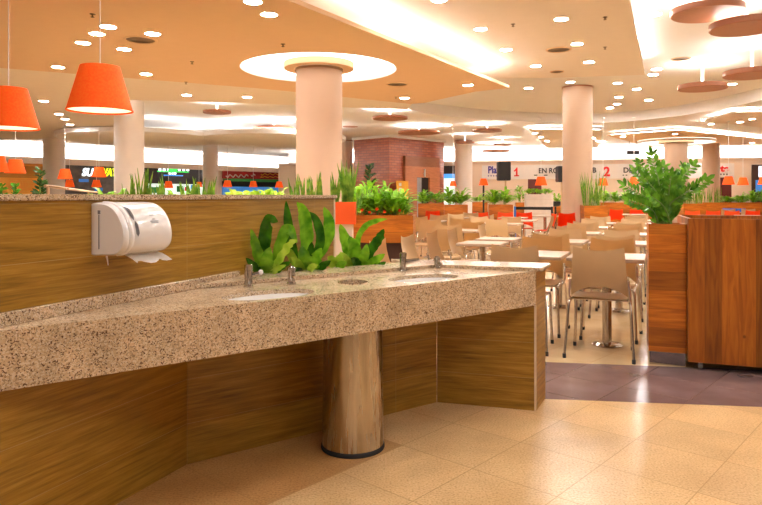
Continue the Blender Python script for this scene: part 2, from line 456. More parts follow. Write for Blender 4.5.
bm = bmesh.new(); lathe(bm, [(.0735, .799), (.0735, .604), (.0745, .604), (.0745, .799), (.0735, .799)], 32, c=TH); link('waste_chute', bm, 'granite', vanity, smooth=40)
# raised granite ledge behind the basins
def out_y(x): return 4.334-.287*(x+.305)
strip_back = Cpt+kn*.23
# intersection of strip back line with wall P
def isect(p, d, q, e):
    den = d.x*e.y-d.y*e.x; t = ((q.x-p.x)*e.y-(q.y-p.y)*e.x)/den; return p+d*t
Wb = isect(strip_back, kdir, Cpt, u2)+v2*.003
T2 = strip_back+kdir*1.44; T3 = Vector((T2.x-.075, out_y(T2.x-.075)-.012))
G0 = Fpt+Vector((.035, -.022)); G1 = Vector((1.03, out_y(1.03)+.02)); G3 = Vector((T3.x, out_y(T3.x)+.012))
bm = bmesh.new(); prism(bm, [Cpt+v2*.003+kdir*.0, Kpt, G0, G1, G3, T2, Wb], ZT+.0005, ZT+.020); bevel(bm, .002, 1)
link('ledge', bm, 'granite', vanity)
bm = bmesh.new(); box(bm, -1.15, .383, -.021, -.0015, ZT+.0005, .840); bevel(bm, .002, 1)
link('backsplash', bm, 'granite', vanity, on_p(0), YAW+pi/2)
# tiled support walls under the counter
def wall_local(name, p, q, th, z0, z1, parent, mat='wood_tile', mit=0):
    """panel whose visible face runs p->q, thickness behind it (to the left of p->q)"""
    d = q-p; a = atan2(d.y, d.x); bm = bmesh.new(); box(bm, 0, d.length, 0, th, z0, z1)
    return link(name, bm, mat, parent, (p.x, p.y, 0), a)
def poly_local(name, pts, z0, z1, p, d, mat='wood_tile'):
    a = atan2(d.y, d.x); R = Matrix.Rotation(-a, 2); bm = bmesh.new()
    prism(bm, [R @ (Vector(q)-p) for q in pts], z0, z1)
    return link(name, bm, mat, vanity, (p.x, p.y, 0), a)
poly_local('knee_panel', [Cpt+v2*.003, Kpt-kdir*.002, Kpt-kdir*.002+kn*.05, Cpt+v2*.003+u2*.06], 0, .5935, Cpt, kdir)
poly_local('ledge_support', [Cpt+v2*.003+u2*.004+kdir*.01, Kpt-kdir*.002+kn*.003, Kpt-kdir*.002+kn*.05, Cpt+v2*.003+u2*.06], .5945, .792, Cpt, kdir)
edir = (Fpt-Kpt).normalized(); en = Vector((-edir.y, edir.x))
poly_local('end_panel', [Kpt+en*.002, Fpt+en*.002, Vector((.9925, 3.955)), Kpt+en*.25], 0, .792, Kpt, edir)
wall_local('back_panel', Vector((-.285, out_y(-.285)-.05)), Vector((.34, out_y(.34)-.05)), .04, .0, .792, vanity)
bm = bmesh.new(); box(bm, -.010, .002, -.006, .002, 0, ZB-.001)
link('corner_trim', bm, 'trim_pale', vanity, (Fpt.x, Fpt.y, 0), atan2(edir.y, edir.x))
bm = bmesh.new(); box(bm, .0015, .008, -.012, .012, 0, .600)
# planting trough
P4 = Vector((-.29, out_y(-.29)-.075))
bm = bmesh.new(); prism(bm, [Wb+kn*.004+v2*.02, T2+kn*.006, T3+Vector((0, -.03)), P4+v2*.03], .70, .745)
tag(link('soil', bm, 'soil'), 'dark soil in the planting trough behind the washbasin counter', 'soil', kind='stuff')
bm = bmesh.new(); prism(bm, [Wb+kn*.002+v2*.01, T2+kn*.004, T3+Vector((0, -.02)), P4+v2*.02], .55, .699); link('trough', bm, 'dark_cabinet', vanity)

# ------------------------------------------------------------------ taps
def tap(px, py, spout, label, h=.105, r=.0185):
    Y = (CH-ZT)*F/(py-HY); p = Vector(((px-CX)/F*Y, Y, ZT+.0006))
    t = thing('tap', label, 'tap', p, ang, 'chrome fittings on the granite counter')
    bm = bmesh.new(); lathe(bm, [(0, 0), (r*1.25, 0), (r*1.25, .006), (r, .009), (r, h*.72), (r*.93, h*.725), (r*.93, h*.75), (r*1.08, h*.76), (r*1.1, h*.97), (r*.9, h), (0, h)], 24)
    link('body', bm, 'chrome', t, smooth=35)
    if spout == 'long':
        bm = bmesh.new(); tube(bm, [(r*.6, -.0, h*.50), (.04, -.02, h*.54), (.082, -.045, h*.60)], [.015, .013, .011], 12); link('spout', bm, 'chrome', t, smooth=40)
    elif spout == 'ball':
        bm = bmesh.new(); tube(bm, [(r*.6, 0, h*.50), (.028, -.012, h*.56), (.045, -.02, h*.60)], [.011, .010, .009], 12); link('spout', bm, 'chrome', t, smooth=40)
        bm = bmesh.new(); bmesh.ops.create_uvsphere(bm, u_segments=16, v_segments=10, radius=.0125, matrix=Matrix.Translation((.052, -.023, h*.64))); link('spout_tip', bm, 'ceramic', t, smooth=60)
    else:
        bm = bmesh.new(); lathe(bm, [(0, h), (r*.7, h), (r*.6, h+.006), (0, h+.007)], 16); link('push_button', bm, 'chrome', t, smooth=35)
        bm = bmesh.new(); tube(bm, [(0, -r*.7, h*.48), (0, -.034, h*.44)], [.009, .008], 12); link('spout', bm, 'chrome', t, smooth=40)
tap(248.5, 287, 'ball', 'chrome tap with a white-tipped spout behind the basin nearest the towel dispenser')
tap(291.5, 284, 'none', 'short chrome post fitting beside the white-tipped tap, between basin and waste hole', h=.082)
tap(403, 271.2, 'long', 'chrome tap with a long spout behind the basin nearest the counter end')
tap(437, 268.6, 'none', 'short chrome post fitting beside the long-spouted tap', h=.066)

# ------------------------------------------------------------------ steel bin
wb = thing('waste_bin', 'round polished steel waste bin standing under the granite counter', 'bin', (-.137, 3.19, 0))
bm = bmesh.new(); lathe(bm, [(0, .02), (.149, .02), (.149, .03), (.143, .585), (.140, .585), (.145, .04), (0, .035)], 64); link('bin_body', bm, 'bin_steel', wb, smooth=40)
bm = bmesh.new(); lathe(bm, [(0, 0), (.153, 0), (.155, .006), (.154, .016), (.149, .022), (0, .0195)], 64); link('base_ring', bm, 'rubber', wb, smooth=40)

# ------------------------------------------------------------------ towel dispenser on the partition wall
td = thing('towel_dispenser', 'white paper towel dispenser fixed to the wood-tiled wall', 'dispenser', on_p(-.545, .001), YAW+pi/2)
# local: x along wall (away from camera), -y out of the wall, z up
W_, D_ = .262, .165
prof = [(0, 1.196), (.035, 1.1965), (.075, 1.192), (.108, 1.176), (.134, 1.150), (.154, 1.115), (.1635, 1.08), (.1635, 1.05), (.156, 1.026), (.138, 1.008), (.11, .998), (.0, .992)]
pc = [Vector((a, b, 0)) for a, b in prof]
pcs = curve(pc, 4)
def disp_section(bm, x, sc):
    vs = []
    for p in pcs:
        d, z = p.x, p.y
        cz, cd = 1.09, .06
        vs.append(bm.verts.new((x, -(cd+(d-cd)*sc) if d > .001 else 0, cz+(z-cz)*sc)))
    return vs
bm = bmesh.new(); secs = []
for x, sc in ((0, .93), (.006, .965), (.016, .985), (.03, 1.0), (W_-.03, 1.0), (W_-.012, .985), (W_-.004, .955), (W_, .90)): secs.append(disp_section(bm, x, sc))
for a, b in zip(secs, secs[1:]):
    for k in range(len(a)-1): bm.faces.new((a[k], a[k+1], b[k+1], b[k]))
bm.faces.new(secs[0]); bm.faces.new(secs[-1][::-1])
link('housing', bm, 'dispenser_white', td, smooth=50)
# raised band round the side cheek
def prof_at(f):
    i = f*(len(pcs)-1); k = min(int(i), len(pcs)-2); p = pcs[k].lerp(pcs[k+1], i-k); return p.x, p.y
bm = bmesh.new(); rows = []
for k in range(41):
    d, z = prof_at(.08+.84*k/40); nx, nz = (d-.06), (z-1.09); l = math.hypot(nx, nz); nx /= l; nz /= l
    rows.append([bm.verts.new((x, -(d+nx*o), z+nz*o)) for x, o in ((.022, -.001), (.026, .0035), (.044, .0035), (.048, -.001))])
for a, b in zip(rows, rows[1:]):
    for j in range(3): bm.faces.new((a[j], a[j+1], b[j+1], b[j]))
link('side_band', bm, 'dispenser_white', td, smooth=50)
# dark level window
def skin(x0, x1, f0, f1, n=14, o=.002, taper=True):
    bm = bmesh.new(); rows = []
    for k in range(n+1):
        t = k/n; d, z = prof_at(f0+(f1-f0)*t); nx, nz = (d-.06), (z-1.09); l = math.hypot(nx, nz)
        tp = min(1, 4*t+.15, 4*(1-t)+.15) if taper else 1
        rows.append([bm.verts.new((x, -(d+nx/l*o), z+nz/l*o)) for x in ((x0+x1)/2-(x1-x0)/2*tp, (x0+x1)/2+(x1-x0)/2*tp)])
    for a, b in zip(rows, rows[1:]): bm.faces.new((a[0], a[1], b[1], b[0]))
    bmesh.ops.solidify(bm, geom=bm.faces, thickness=.001)
    return bm
link('level_window', skin(.051, .068, .24, .42, o=.0025), 'dispenser_gap', td, smooth=50)
link('level_window', skin(.056, .073, .43, .58, o=.0025), 'dispenser_gap', td, smooth=50)
bm = bmesh.new()
for (x0, x1, f) in ((.152, .176, .375), (.158, .172, .415), (.142, .190, .435), (.146, .186, .45)):
    b2 = skin(x0, x1, f, f+.008, 2, .0018, False); me_ = bpy.data.meshes.new('t'); b2.to_mesh(me_); b2.free(); bm.from_mesh(me_); bpy.data.meshes.remove(me_)
link('maker_print', bm, 'label_grey', td)
bm = bmesh.new(); box(bm, -.0035, .001, -.045, -.034, 1.152, 1.166); box(bm, -.0035, .001, -.040, -.037, 1.02, 1.15); link('side_lock', bm, 'dispenser_gap', td)
# paper towel hanging out
bm = bmesh.new(); rows = []
for k in range(12):
    x = .062+.185*k/11
    rows.append([bm.verts.new((x, -(.09+.075*t-.015*sin(k*.9)*t), .997-.012*t-.018*t*t+.006*sin(k*1.1)*t)) for t in (0, .33, .66, 1)])
for a, b in zip(rows, rows[1:]):
    for j in range(3): bm.faces.new((a[j], a[j+1], b[j+1], b[j]))
bmesh.ops.solidify(bm, geom=bm.faces, thickness=.0012)
link('paper_towel', bm, 'paper', td, smooth=60)
bm = bmesh.new(); tube(bm, [(.03, -.045, .992), (.032, -.047, .975), (.036, -.046, .957)], [.004, .003, .002], 6); link('paper_shred', bm, 'paper', td, smooth=60)

# ------------------------------------------------------------------ ferns in the trough (bird's nest ferns)
def trough_at(px, py, Y): return at(px, py, Y)
def fern(name, base, leaves, label, mats):
    t = thing(name, label, 'fern', base, 0, 'ferns in the planting trough')
    groups = {}
    for pts, w, mt, face, wav in leaves:
        bm = groups.setdefault(mt, bmesh.new())
        P = curve([Vector(p)-Vector(base) for p in pts], 9 if len(pts) > 3 else 12)
        leaf(bm, P, w*.95, face, fold=.40, wav=wav, prof=lambda q: (sin(pi*min(1, q*.93+.07))**.6)*(1+.05*sin(q*27+w*200)))
    for mt, bm in groups.items(): link('fronds', bm, mt, t, smooth=80)
FR = Vector((0, -1, .25)); G, Yg = 'fern_leaf', 'fern_leaf_young'
def fl(pxs, w, mt=G, face=FR, wav=.25): return ([at(*p) for p in pxs], w, mt, face, wav)
fern('fern', at(268, 280, 3.52), [
    fl([(264, 276, 3.46), (258, 255, 3.42), (251, 229, 3.36)], .060, face=Vector((.3, -1, .2))),
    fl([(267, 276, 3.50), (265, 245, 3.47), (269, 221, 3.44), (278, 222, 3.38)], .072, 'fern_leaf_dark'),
    fl([(266, 277, 3.47), (267, 263, 3.41), (270, 247, 3.36)], .080, G, Vector((0, -1, .1))),
    fl([(270, 277, 3.50), (279, 262, 3.42), (290, 246, 3.36), (297, 240, 3.32)], .055, Yg, Vector((-.4, -1, .4))),
    fl([(271, 276, 3.53), (282, 240, 3.53), (289, 229, 3.53), (297, 243, 3.50)], .065),
    fl([(268, 278, 3.46), (276, 270, 3.40), (286, 265, 3.36)], .035, Yg),
    fl([(262, 278, 3.45), (255, 268, 3.40), (246, 258, 3.37)], .045, 'fern_leaf_dark', Vector((.3, -1, .3))),
    fl([(272, 277, 3.50), (280, 268, 3.44), (291, 262, 3.40)], .045, 'fern_leaf_dark'),
], 'low fern with broad upright leaves, nearest the towel dispenser', 0)
fern('fern', at(300, 277, 3.74), [
    fl([(297, 270, 3.74), (290, 235, 3.70), (286, 201, 3.67)], .062, 'fern_leaf_dark'),
    fl([(302, 270, 3.75), (307, 240, 3.75), (304, 214, 3.74), (297, 202, 3.68)], .080),
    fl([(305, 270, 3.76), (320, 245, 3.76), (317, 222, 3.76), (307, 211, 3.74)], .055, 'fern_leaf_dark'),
    fl([(310, 270, 3.80), (327, 240, 3.84), (329, 222, 3.84), (324, 207, 3.82)], .075),
    fl([(299, 272, 3.70), (291, 255, 3.66), (284, 246, 3.62)], .05, Yg),
    fl([(304, 272, 3.70), (310, 255, 3.66), (312, 242, 3.64)], .05, 'fern_leaf_dark'),
], 'tallest fern in the trough, with long leaves up to the wall cap', 0)
fern('fern', at(312, 278, 3.70), [
    fl([(308, 274, 3.66), (305, 260, 3.58), (302, 246, 3.54)], .085, G, Vector((0, -1, .3))),
    fl([(312, 274, 3.66), (317, 260, 3.58), (322, 248, 3.54)], .075, G, Vector((-.3, -1, .3))),
    fl([(305, 275, 3.64), (298, 264, 3.56), (291, 257, 3.50)], .05, Yg),
    fl([(314, 274, 3.66), (322, 267, 3.58), (331, 261, 3.52)], .05, 'fern_leaf_dark'),
    fl([(308, 275, 3.62), (312, 268, 3.50), (318, 265, 3.44)], .045, Yg),
    fl([(304, 275, 3.64), (298, 271, 3.54), (290, 270, 3.48)], .04, 'fern_leaf_dark'),
], 'short fern of wide bright leaves at the middle of the trough', 0)
fern('fern', at(336, 268, 3.80), [
    fl([(334, 267, 3.80), (331, 260, 3.74), (328, 256, 3.70)], .06, Yg),
    fl([(337, 267, 3.80), (340, 259, 3.76), (341, 253, 3.72)], .06, Yg),
    fl([(336, 268, 3.78), (342, 265, 3.70), (347, 262, 3.66)], .05, G),
], 'smallest yellow-green fern, between two larger ferns in the trough', 0)
fern('fern', at(360, 274, 4.0), [
    fl([(353, 268, 4.0), (347, 245, 3.98), (340, 224, 3.96)], .075),
    fl([(356, 268, 3.98), (354, 250, 3.90), (349, 236, 3.84)], .085, G, Vector((.1, -1, .3))),
    fl([(360, 268, 4.0), (358, 240, 3.98), (366, 226, 3.96), (377, 221, 3.94), (387, 219, 3.92)], .038),
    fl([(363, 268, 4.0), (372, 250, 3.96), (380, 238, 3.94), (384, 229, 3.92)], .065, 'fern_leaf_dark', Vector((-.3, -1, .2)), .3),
    fl([(365, 268, 3.96), (375, 261, 3.90), (385, 254, 3.86)], .055),
    fl([(358, 269, 3.94), (364, 257, 3.86), (367, 244, 3.82)], .065, G),
    fl([(360, 269, 3.94), (356, 262, 3.84), (351, 258, 3.80)], .05, 'fern_leaf_dark'),
    fl([(367, 268, 3.96), (376, 267, 3.90), (386, 262, 3.86)], .045, 'fern_leaf_dark'),
    fl([(352, 269, 3.94), (346, 259, 3.88), (340, 252, 3.86)], .045, Yg),
], 'fern with an arching frond at the counter end of the trough', 0)

# ------------------------------------------------------------------ chairs
def chair_proto(name, label, plastic, group):
    t = thing(name, label, 'chair', (0, 0, 0), 0, group)
    bm = bmesh.new(); n, m = 8, 7; g = []
    for j in range(m+1):
        v = j/m; y = -.185+.40*v
        row = []
        for i in range(n+1):
            u = -1+2*i/n; hw = .205-.02*abs(v-.35)
            z = .452-.014*(1-u*u)*sin(pi*v)+(.010*max(0, u*u-.4))-.035*max(0, v-.8)*5*.2
            row.append(bm.verts.new((hw*u, y-(.03*(u*u))*(1 if v > .8 else 0), z)))
        g.append(row)
    for a, b in zip(g, g[1:]):
        for i in range(n): bm.faces.new((a[i], a[i+1], b[i+1], b[i]))
    bmesh.ops.solidify(bm, geom=bm.faces, thickness=.013)
    link('seat', bm, plastic, t, smooth=50)
    bm = bmesh.new(); n, m = 10, 10; g = []
    for j in range(m+1):
        v = j/m; row = []
        for i in range(n+1):
            u = -1+2*i/n; hw = .208-.028*v
            z0 = .462+.085*(1-u*u); z1 = .845-.028*(1-u*u)
            z = z0+(z1-z0)*v
            zz = (z-.46)/.385
            y = -.172-.075*sin(pi*min(1, zz*.62+.02))**1.0-.038*zz+.040*(u*u)*(1-.35*zz)
            row.append(bm.verts.new((hw*u, y, z)))
        g.append(row)
    for a, b in zip(g, g[1:]):
        for i in range(n): bm.faces.new((a[i], a[i+1], b[i+1], b[i]))
    bmesh.ops.solidify(bm, geom=bm.faces, thickness=.012)
    link('backrest', bm, plastic, t, smooth=50)
    fr = bmesh.new()
    for s in (-1, 1):
        tube(fr, curve([(s*.195, .185, .425), (s*.20, 0, .430), (s*.207, -.15, .436), (s*.217, -.185, .47), (s*.205, -.228, .60)], 4), .0105, 8)
    tube(fr, [(-.195, .12, .428), (.195, .12, .428)], .009, 8); tube(fr, [(-.203, -.10, .432), (.203, -.10, .432)], .009, 8)
    link('frame', fr, 'chair_steel', t, smooth=50)
    for s in (-1, 1):
        for pts in ([(s*.195, .165, .425), (s*.205, .185, .40), (s*.212, .195, .2), (s*.22, .205, .012)], [(s*.207, -.13, .432), (s*.222, -.165, .40), (s*.234, -.205, .2), (s*.245, -.245, .012)]):
            bm = bmesh.new(); tube(bm, curve(pts, 3), .0108, 8); lg = link('leg', bm, 'chair_steel', t, smooth=50)
            p = Vector(pts[-1]); bm = bmesh.new(); lathe(bm, [(0, 0), (.0135, 0), (.0135, .03), (.011, .033), (0, .033)], 10, c=(p.x, p.y)); link('foot_cap', bm, 'rubber', lg)
    return t
GC = 'beige shell chairs at the food court tables'
chair0 = chair_proto('shell_chair', 'x', 'chair_plastic', GC)
red0 = chair_proto('shell_chair', 'x', 'chair_red', 'orange-red shell chairs beyond the beige ones')
used = {'c': 0, 'r': 0}
def put_chair(p, rz, label, red=False, proto={}):
    k = 'r' if red else 'c'; o = red0 if red else chair0
    if used[k] == 0:
        o.location = (p[0], p[1], 0); o.rotation_euler = (0, 0, rz); o['label'] = label
    else: o = dup(o, (p[0], p[1], 0), rz, label)
    used[k] += 1; return o
def table_proto(size=.58):
    t = thing('cafe_table', 'x', 'table', (0, 0, 0), 0, 'small square tables in the food court')
    h = size/2
    bm = bmesh.new(); box(bm, -h, h, -h, h, .705, .733); bevel(bm, .004, 1); link('tabletop', bm, 'table_laminate', t)
    bm = bmesh.new(); lathe(bm, [(.038, .02), (.038, .70), (.10, .7045), (0, .7046)], 20); link('pedestal', bm, 'chair_steel', t, smooth=40)
    bm = bmesh.new(); lathe(bm, [(0, 0), (.118, 0), (.12, .006), (.105, .016), (.05, .027), (0, .03)], 32); link('base', bm, 'chrome', t, smooth=50)
    return t
table0 = table_proto(); tn = [0]
def put_table(p, rz, label):
    if tn[0] == 0: table0.location = (p[0], p[1], 0); table0.rotation_euler = (0, 0, rz); table0['label'] = label; o = table0
    else: o = dup(table0, (p[0], p[1], 0), rz, label)
    tn[0] += 1; return o
T0 = Vector((1.85, 5.36)); step = Vector((.67, 1.58))
for row, off, nk, where in (('A', Vector((0, 0)), 6, 'row ending at the wood planter'), ('B', -.62*v2, 5, 'row ending at the counter end')):
    for k in range(nk):
        c = T0+off+step*k
        jit = random.uniform(-.05, .05) if k else 0
        put_table(c, YAW, f'small beige table, {ORD[k]} from the front, {where}')
        put_chair(c-u2*(.32-abs(jit))-v2*(.022 if k == 0 else 0), YAW+jit, f'beige chair, near side of {ORD[k]} table, {where}')
        put_chair(c+u2*(.33-abs(jit)), YAW+pi-jit, f'beige chair, far side of {ORD[k]} table, {where}')
# row of chairs seen from the side, beyond the counter
RZ_R = YAW-pi/2                               # faces V2
C1 = Vector((.30, 6.39))
nm = ['beside the large flowering planter', 'second from the large flowering planter', 'third from the large flowering planter', 'fourth from the large flowering planter']
for k in range(4):
    b = C1+u2*.74*(k-1)
    put_chair(b+v2*.21, RZ_R, f'beige chair turned side-on behind the counter, {nm[k]}')
    if k > 1: put_table(b+v2*.52, YAW, f'small beige table in front of the side-on chair {nm[k]}').scale = (.78, .78, 1)
# the middle tables
def put_set(n, c, rz, sides, desc):
    put_table(c, rz, f'small beige table {desc}')
    d = Vector((-sin(rz), cos(rz)))
    e = Vector((d.y, -d.x))
    for s in sides:
        v, a, w = {'n': (-d, rz, 'near'), 'f': (d, rz+pi, 'far'), 'l': (-e, rz-pi/2, 'left'), 'r': (e, rz+pi/2, 'right')}[s]
        put_chair(c+v*.36, a, f'beige chair, {w} side of table {desc}')
put_set(1, Vector((1.16, 9.45)), YAW, 'nf', 'in the middle of the court, nearest the counter')
put_set(2, Vector((1.62, 11.95)), YAW, 'nf', 'that is left in the joined pair')
put_set(3, Vector((2.20, 11.70)), YAW, 'nf', 'that is right in the joined pair')
put_set(4, Vector((.95, 13.0)), YAW, 'nf', 'before the planter at the kiosk doorway')
put_set(5, Vector((2.85, 13.3)), YAW, 'lr', 'in front of the red chairs')
put_set(6, Vector((1.85, 14.7)), YAW, 'nf', 'by the planter below the white pillar')
put_chair(Vector((1.62, 8.95)), RZ_R, 'single beige chair standing side-on in the gap between the two table rows')
put_chair(Vector((.82, 8.25)), YAW+.35, 'beige chair with its back to the washbasin counter, behind the side-on chairs')
put_chair(Vector((.72, 10.6)), YAW+pi, 'beige chair facing the washbasin counter, in front of the planter by the kiosk')
put_chair(Vector((10.1, 19.0)), YAW+pi, 'beige chair beyond the wooden crate, left of the blue tray', )
put_chair(Vector((10.8, 19.2)), YAW+pi, 'beige chair beyond the wooden crate, under the blue tray')
put_chair(Vector((11.5, 19.0)), YAW+pi, 'beige chair beyond the wooden crate, right of the blue tray')
# red chairs
reds = [(566, 15.2, 0), (543, 14.7, 1.2), (524, 15.8, 0), (503.5, 15.9, .2), (478, 15.8, .3), (615, 19.2, 0), (635, 18.8, 0), (655, 18.4, .1), (690, 17.4, 0), (709.5, 17.5, .1), (729, 17.4, 0), (748.5, 17.6, .1), (771, 17.3, 0), (432, 17.3, .2)]
reds.sort()
for i, (px, Y, a) in enumerate(reds):
    put_chair(Vector(((px-CX)/F*Y, Y)), YAW*.5+a, f'orange-red shell chair, {ORD[i]} from the left among its kind', red=True)
for i, (px, Y) in enumerate([(513, 15.0), (545, 16.1), (634, 17.6), (711, 16.5), (748, 16.5)]):
    put_table(Vector(((px-CX)/F*Y, Y)), YAW, f'small table among the orange-red chairs, {ORD[i]} from the left')
tr = at(734, 205, 20.2); bm = bmesh.new(); box(bm, -.26, .26, -.18, .18, 0, .02); box(bm, -.26, .26, -.18, -.165, .02, .10); box(bm, -.26, .26, .165, .18, .02, .10); box(bm, -.26, -.245, -.165, .165, .02, .10); box(bm, .245, .26, -.165, .165, .02, .10)
put_table(Vector((tr.x, tr.y)), YAW, 'small table carrying the blue tray')
tag(link('tray', bm, 'blue_plastic', None, (tr.x, tr.y, .734), 0), 'blue tray on a small table beyond the wooden crate', 'tray')

# ------------------------------------------------------------------ planters and bushes
def planter(name, label, cx, cy, w, d, z0, z1, rz, mat='plank_wood_level', group='wooden planter boxes', plinth='dark_cabinet', rim=True, inset=.03):
    t = thing(name, label, 'planter', (cx, cy, 0), rz, group)
    bm = bmesh.new(); th = .022
    box(bm, -w/2, w/2, 0, th, z0, z1); box(bm, -w/2, w/2, d-th, d, z0, z1); box(bm, -w/2, -w/2+th, th, d-th, z0, z1); box(bm, w/2-th, w/2, th, d-th, z0, z1)
    box(bm, -w/2+th, w/2-th, th, d-th, z0, z0+.02)
    link('box', bm, mat, t)
    bm = bmesh.new(); box(bm, -w/2+th+.001, w/2-th-.001, th+.001, d-th-.001, z1-.10, z1-.045); link('soil', bm, 'soil', t)
    if z0 > .01:
        bm = bmesh.new(); box(bm, -w/2+inset, w/2-inset, inset, d-inset, 0, z0-.0005); link('plinth', bm, plinth, t)
    return t
def bush_mesh(n, rx, ry, h, ll, lw, up=.7, seed=0):
    rnd = random.Random(seed); bm = bmesh.new()
    for i in range(n):
        a = rnd.uniform(0, 2*pi); q = sqrt(rnd.random())
        bx, by = cos(a)*q*rx, sin(a)*q*ry
        hz = h*(1-.55*q*q)*rnd.uniform(.25, 1)
        d = Vector((cos(a)*(.35+q)*rnd.uniform(.4, 1.1), sin(a)*(.35+q)*rnd.uniform(.4, 1.1), up*rnd.uniform(.3, 1.2))).normalized()
        l = ll*rnd.uniform(.7, 1.2)
        p0 = Vector((bx*.75, by*.75, hz*.75))
        P = [p0, p0+d*l*.35, p0+d*l*.7+Vector((0, 0, -.02*l)), p0+d*l+Vector((cos(a)*.15*l, sin(a)*.15*l, -.22*l))]
        leaf(bm, P, lw*rnd.uniform(.8, 1.2), Vector((cos(a)*-.2, sin(a)*-.2-.25, 1)), fold=.25)
    return bm
def stems_mesh(n, rx, ry, h, seed=0):
    rnd = random.Random(seed); bm = bmesh.new()
    for i in range(n):
        a = rnd.uniform(0, 2*pi); q = rnd.random()
        tube(bm, [(cos(a)*q*rx*.3, sin(a)*q*ry*.3, -.03), (cos(a)*q*rx*.5, sin(a)*q*ry*.5, h*.4), (cos(a)*q*rx*.75, sin(a)*q*ry*.75, h*.75)], [.006, .005, .003], 5)
    return bm
def bush(p, rx, ry, h, label, n=60, ll=.16, lw=.06, mat='bush_leaf', group='leafy plants in the wooden planters', seed=0, up=.7, stems=5, name='leafy_plant'):
    t = thing(name, label, 'plant', p, 0, group)
    link('foliage', bush_mesh(n, rx, ry, h, ll, lw, up, seed), mat, t, smooth=80)
    link('stems', stems_mesh(stems, rx, ry, h, seed), 'plant_stem', t, smooth=60)
    return t
# the large flowering planter
pl = planter('planter_box', 'large wooden planter of bright leafy plants on a dark plinth behind the ferns', -.005, 7.43, .74, .42, .69, 1.0, -.12, inset=.05)
k = 0
for j, (dx, dy, hh) in enumerate(((-.25, .12, .40), (-.13, .28, .52), (-.02, .13, .42), (.08, .29, .46), (.17, .12, .42), (.25, .26, .36))):
    bush((-.02+dx, 7.41+dy, .955), .11, .10, hh, f'bright leafy plant, {ORD[j]} from left in the large planter behind the ferns', n=80, ll=.17, lw=.05, seed=20+j, up=.9, group='plants in the large flowering planter')
rf = random.Random(3)
for j in range(7):
    fx = -.30+.085*j; bm = bmesh.new()
    ft = thing('flower', f'small orange flower, {ORD[j]} from left along the large planter', 'flower', (fx, 7.44+rf.uniform(-.01, .03), 1.05+rf.uniform(-.02, .03)), 0, 'orange flowers in the large planter')
    for q in range(7):
        a = q*2*pi/7+j; d = Vector((cos(a)*.5, -.6, sin(a)*.5)); leaf(bm, [Vector((0, 0, 0)), d*.022, d*.040], .026, Vector((0, -1, .2)))
    link('petals', bm, 'chair_red', ft)
    bm = bmesh.new(); tube(bm, [(0, .05, -.10), (0, .03, -.04), (0, 0, 0)], .003, 5); link('stem', bm, 'plant_stem', ft)
# ZZ plant planter and crate beside it
zz = planter('planter_box', 'tall narrow planter of level wood boards on a steel foot, beside the crate', 2.062, 4.715, .25, .262, .095, 1.018, YAW+.07, plinth='chrome', inset=.006)
ZP = Vector((2.088, 4.84, .965))
zp = thing('zamioculcas', 'tall glossy dark green plant with arching leafy stems in the narrow wood planter', 'plant', ZP, 0)
rz_ = random.Random(11); bmf = bmesh.new(); bms = bmesh.new()
tips = [(652, 156, 0), (692, 166, .1), (705, 181, -.1), (683, 168, .25), (636, 172, .15), (626, 186, 0), (640, 163, .3), (671, 176, -.15), (663, 168, .1), (645, 178, -.12), (690, 190, -.2), (629, 200, -.1), (660, 182, .3), (677, 185, -.05), (650, 195, -.2)]
for i, (px, py, dy) in enumerate(tips):
    tip = at(px, py, 4.84+dy)-ZP; b0 = Vector((rz_.uniform(-.05, .05), rz_.uniform(-.05, .05), -.03))
    mid = b0.lerp(tip, .5)+Vector((-tip.x*.22, -tip.y*.2, .05))
    P = curve([b0, mid, tip], 9); n = len(P)
    tube(bms, P, [.009*(1-.75*j/(n-1)) for j in range(n)], 6)
    for j in range(4, n):
        t = (P[min(j+1, n-1)]-P[j-1]).normalized()
        sd = t.cross(Vector((rz_.uniform(-.3, .3), -1, .2))).normalized()
        for s in (-1, 1):
            ln = .082*(1.1-.35*j/n)*rz_.uniform(.85, 1.1)
            d = (sd*s*.8+t*.65+Vector((0, rz_.uniform(-.35, .25), .05))).normalized()
            leaf(bmf, [P[j], P[j]+d*ln*.4, P[j]+d*ln*.75, P[j]+d*ln], .027, Vector((rz_.uniform(-.6, .6), -.8, rz_.uniform(-.2, .9))), fold=.3)
    leaf(bmf, [P[-1], P[-1]+t*.03, P[-1]+t*.06, P[-1]+t*.08], .035, Vector((0, -.9, .4)))
link('leaflets', bmf, 'gloss_leaf', zp, smooth=80); link('stems', bms, 'plant_stem', zp, smooth=60)
cr = thing('wooden_crate', 'large open crate of upright orange-brown boards on casters', 'crate', (2.158, 4.602, 0), YAW+.05)
bm = bmesh.new(); cw, cd, z0, z1, th = 1.15, .95, .055, 1.062, .025
box(bm, 0, cw, 0, th, z0, z1); link('front_panel', bm, 'plank_wood_upright', cr)
bm = bmesh.new(); box(bm, 0, cw, cd-th, cd, z0, z1); link('back_panel', bm, 'plank_wood_upright', cr)
for x in (0, cw-th):
    bm = bmesh.new(); box(bm, x, x+th, th+.0005, cd-th-.0005, z0, z1); link('side_panel', bm, 'plank_wood_upright', cr)
bm = bmesh.new(); box(bm, th, cw-th, th, cd-th, z0+.01, z0+.03); link('bottom_panel', bm, 'dark_cabinet', cr)
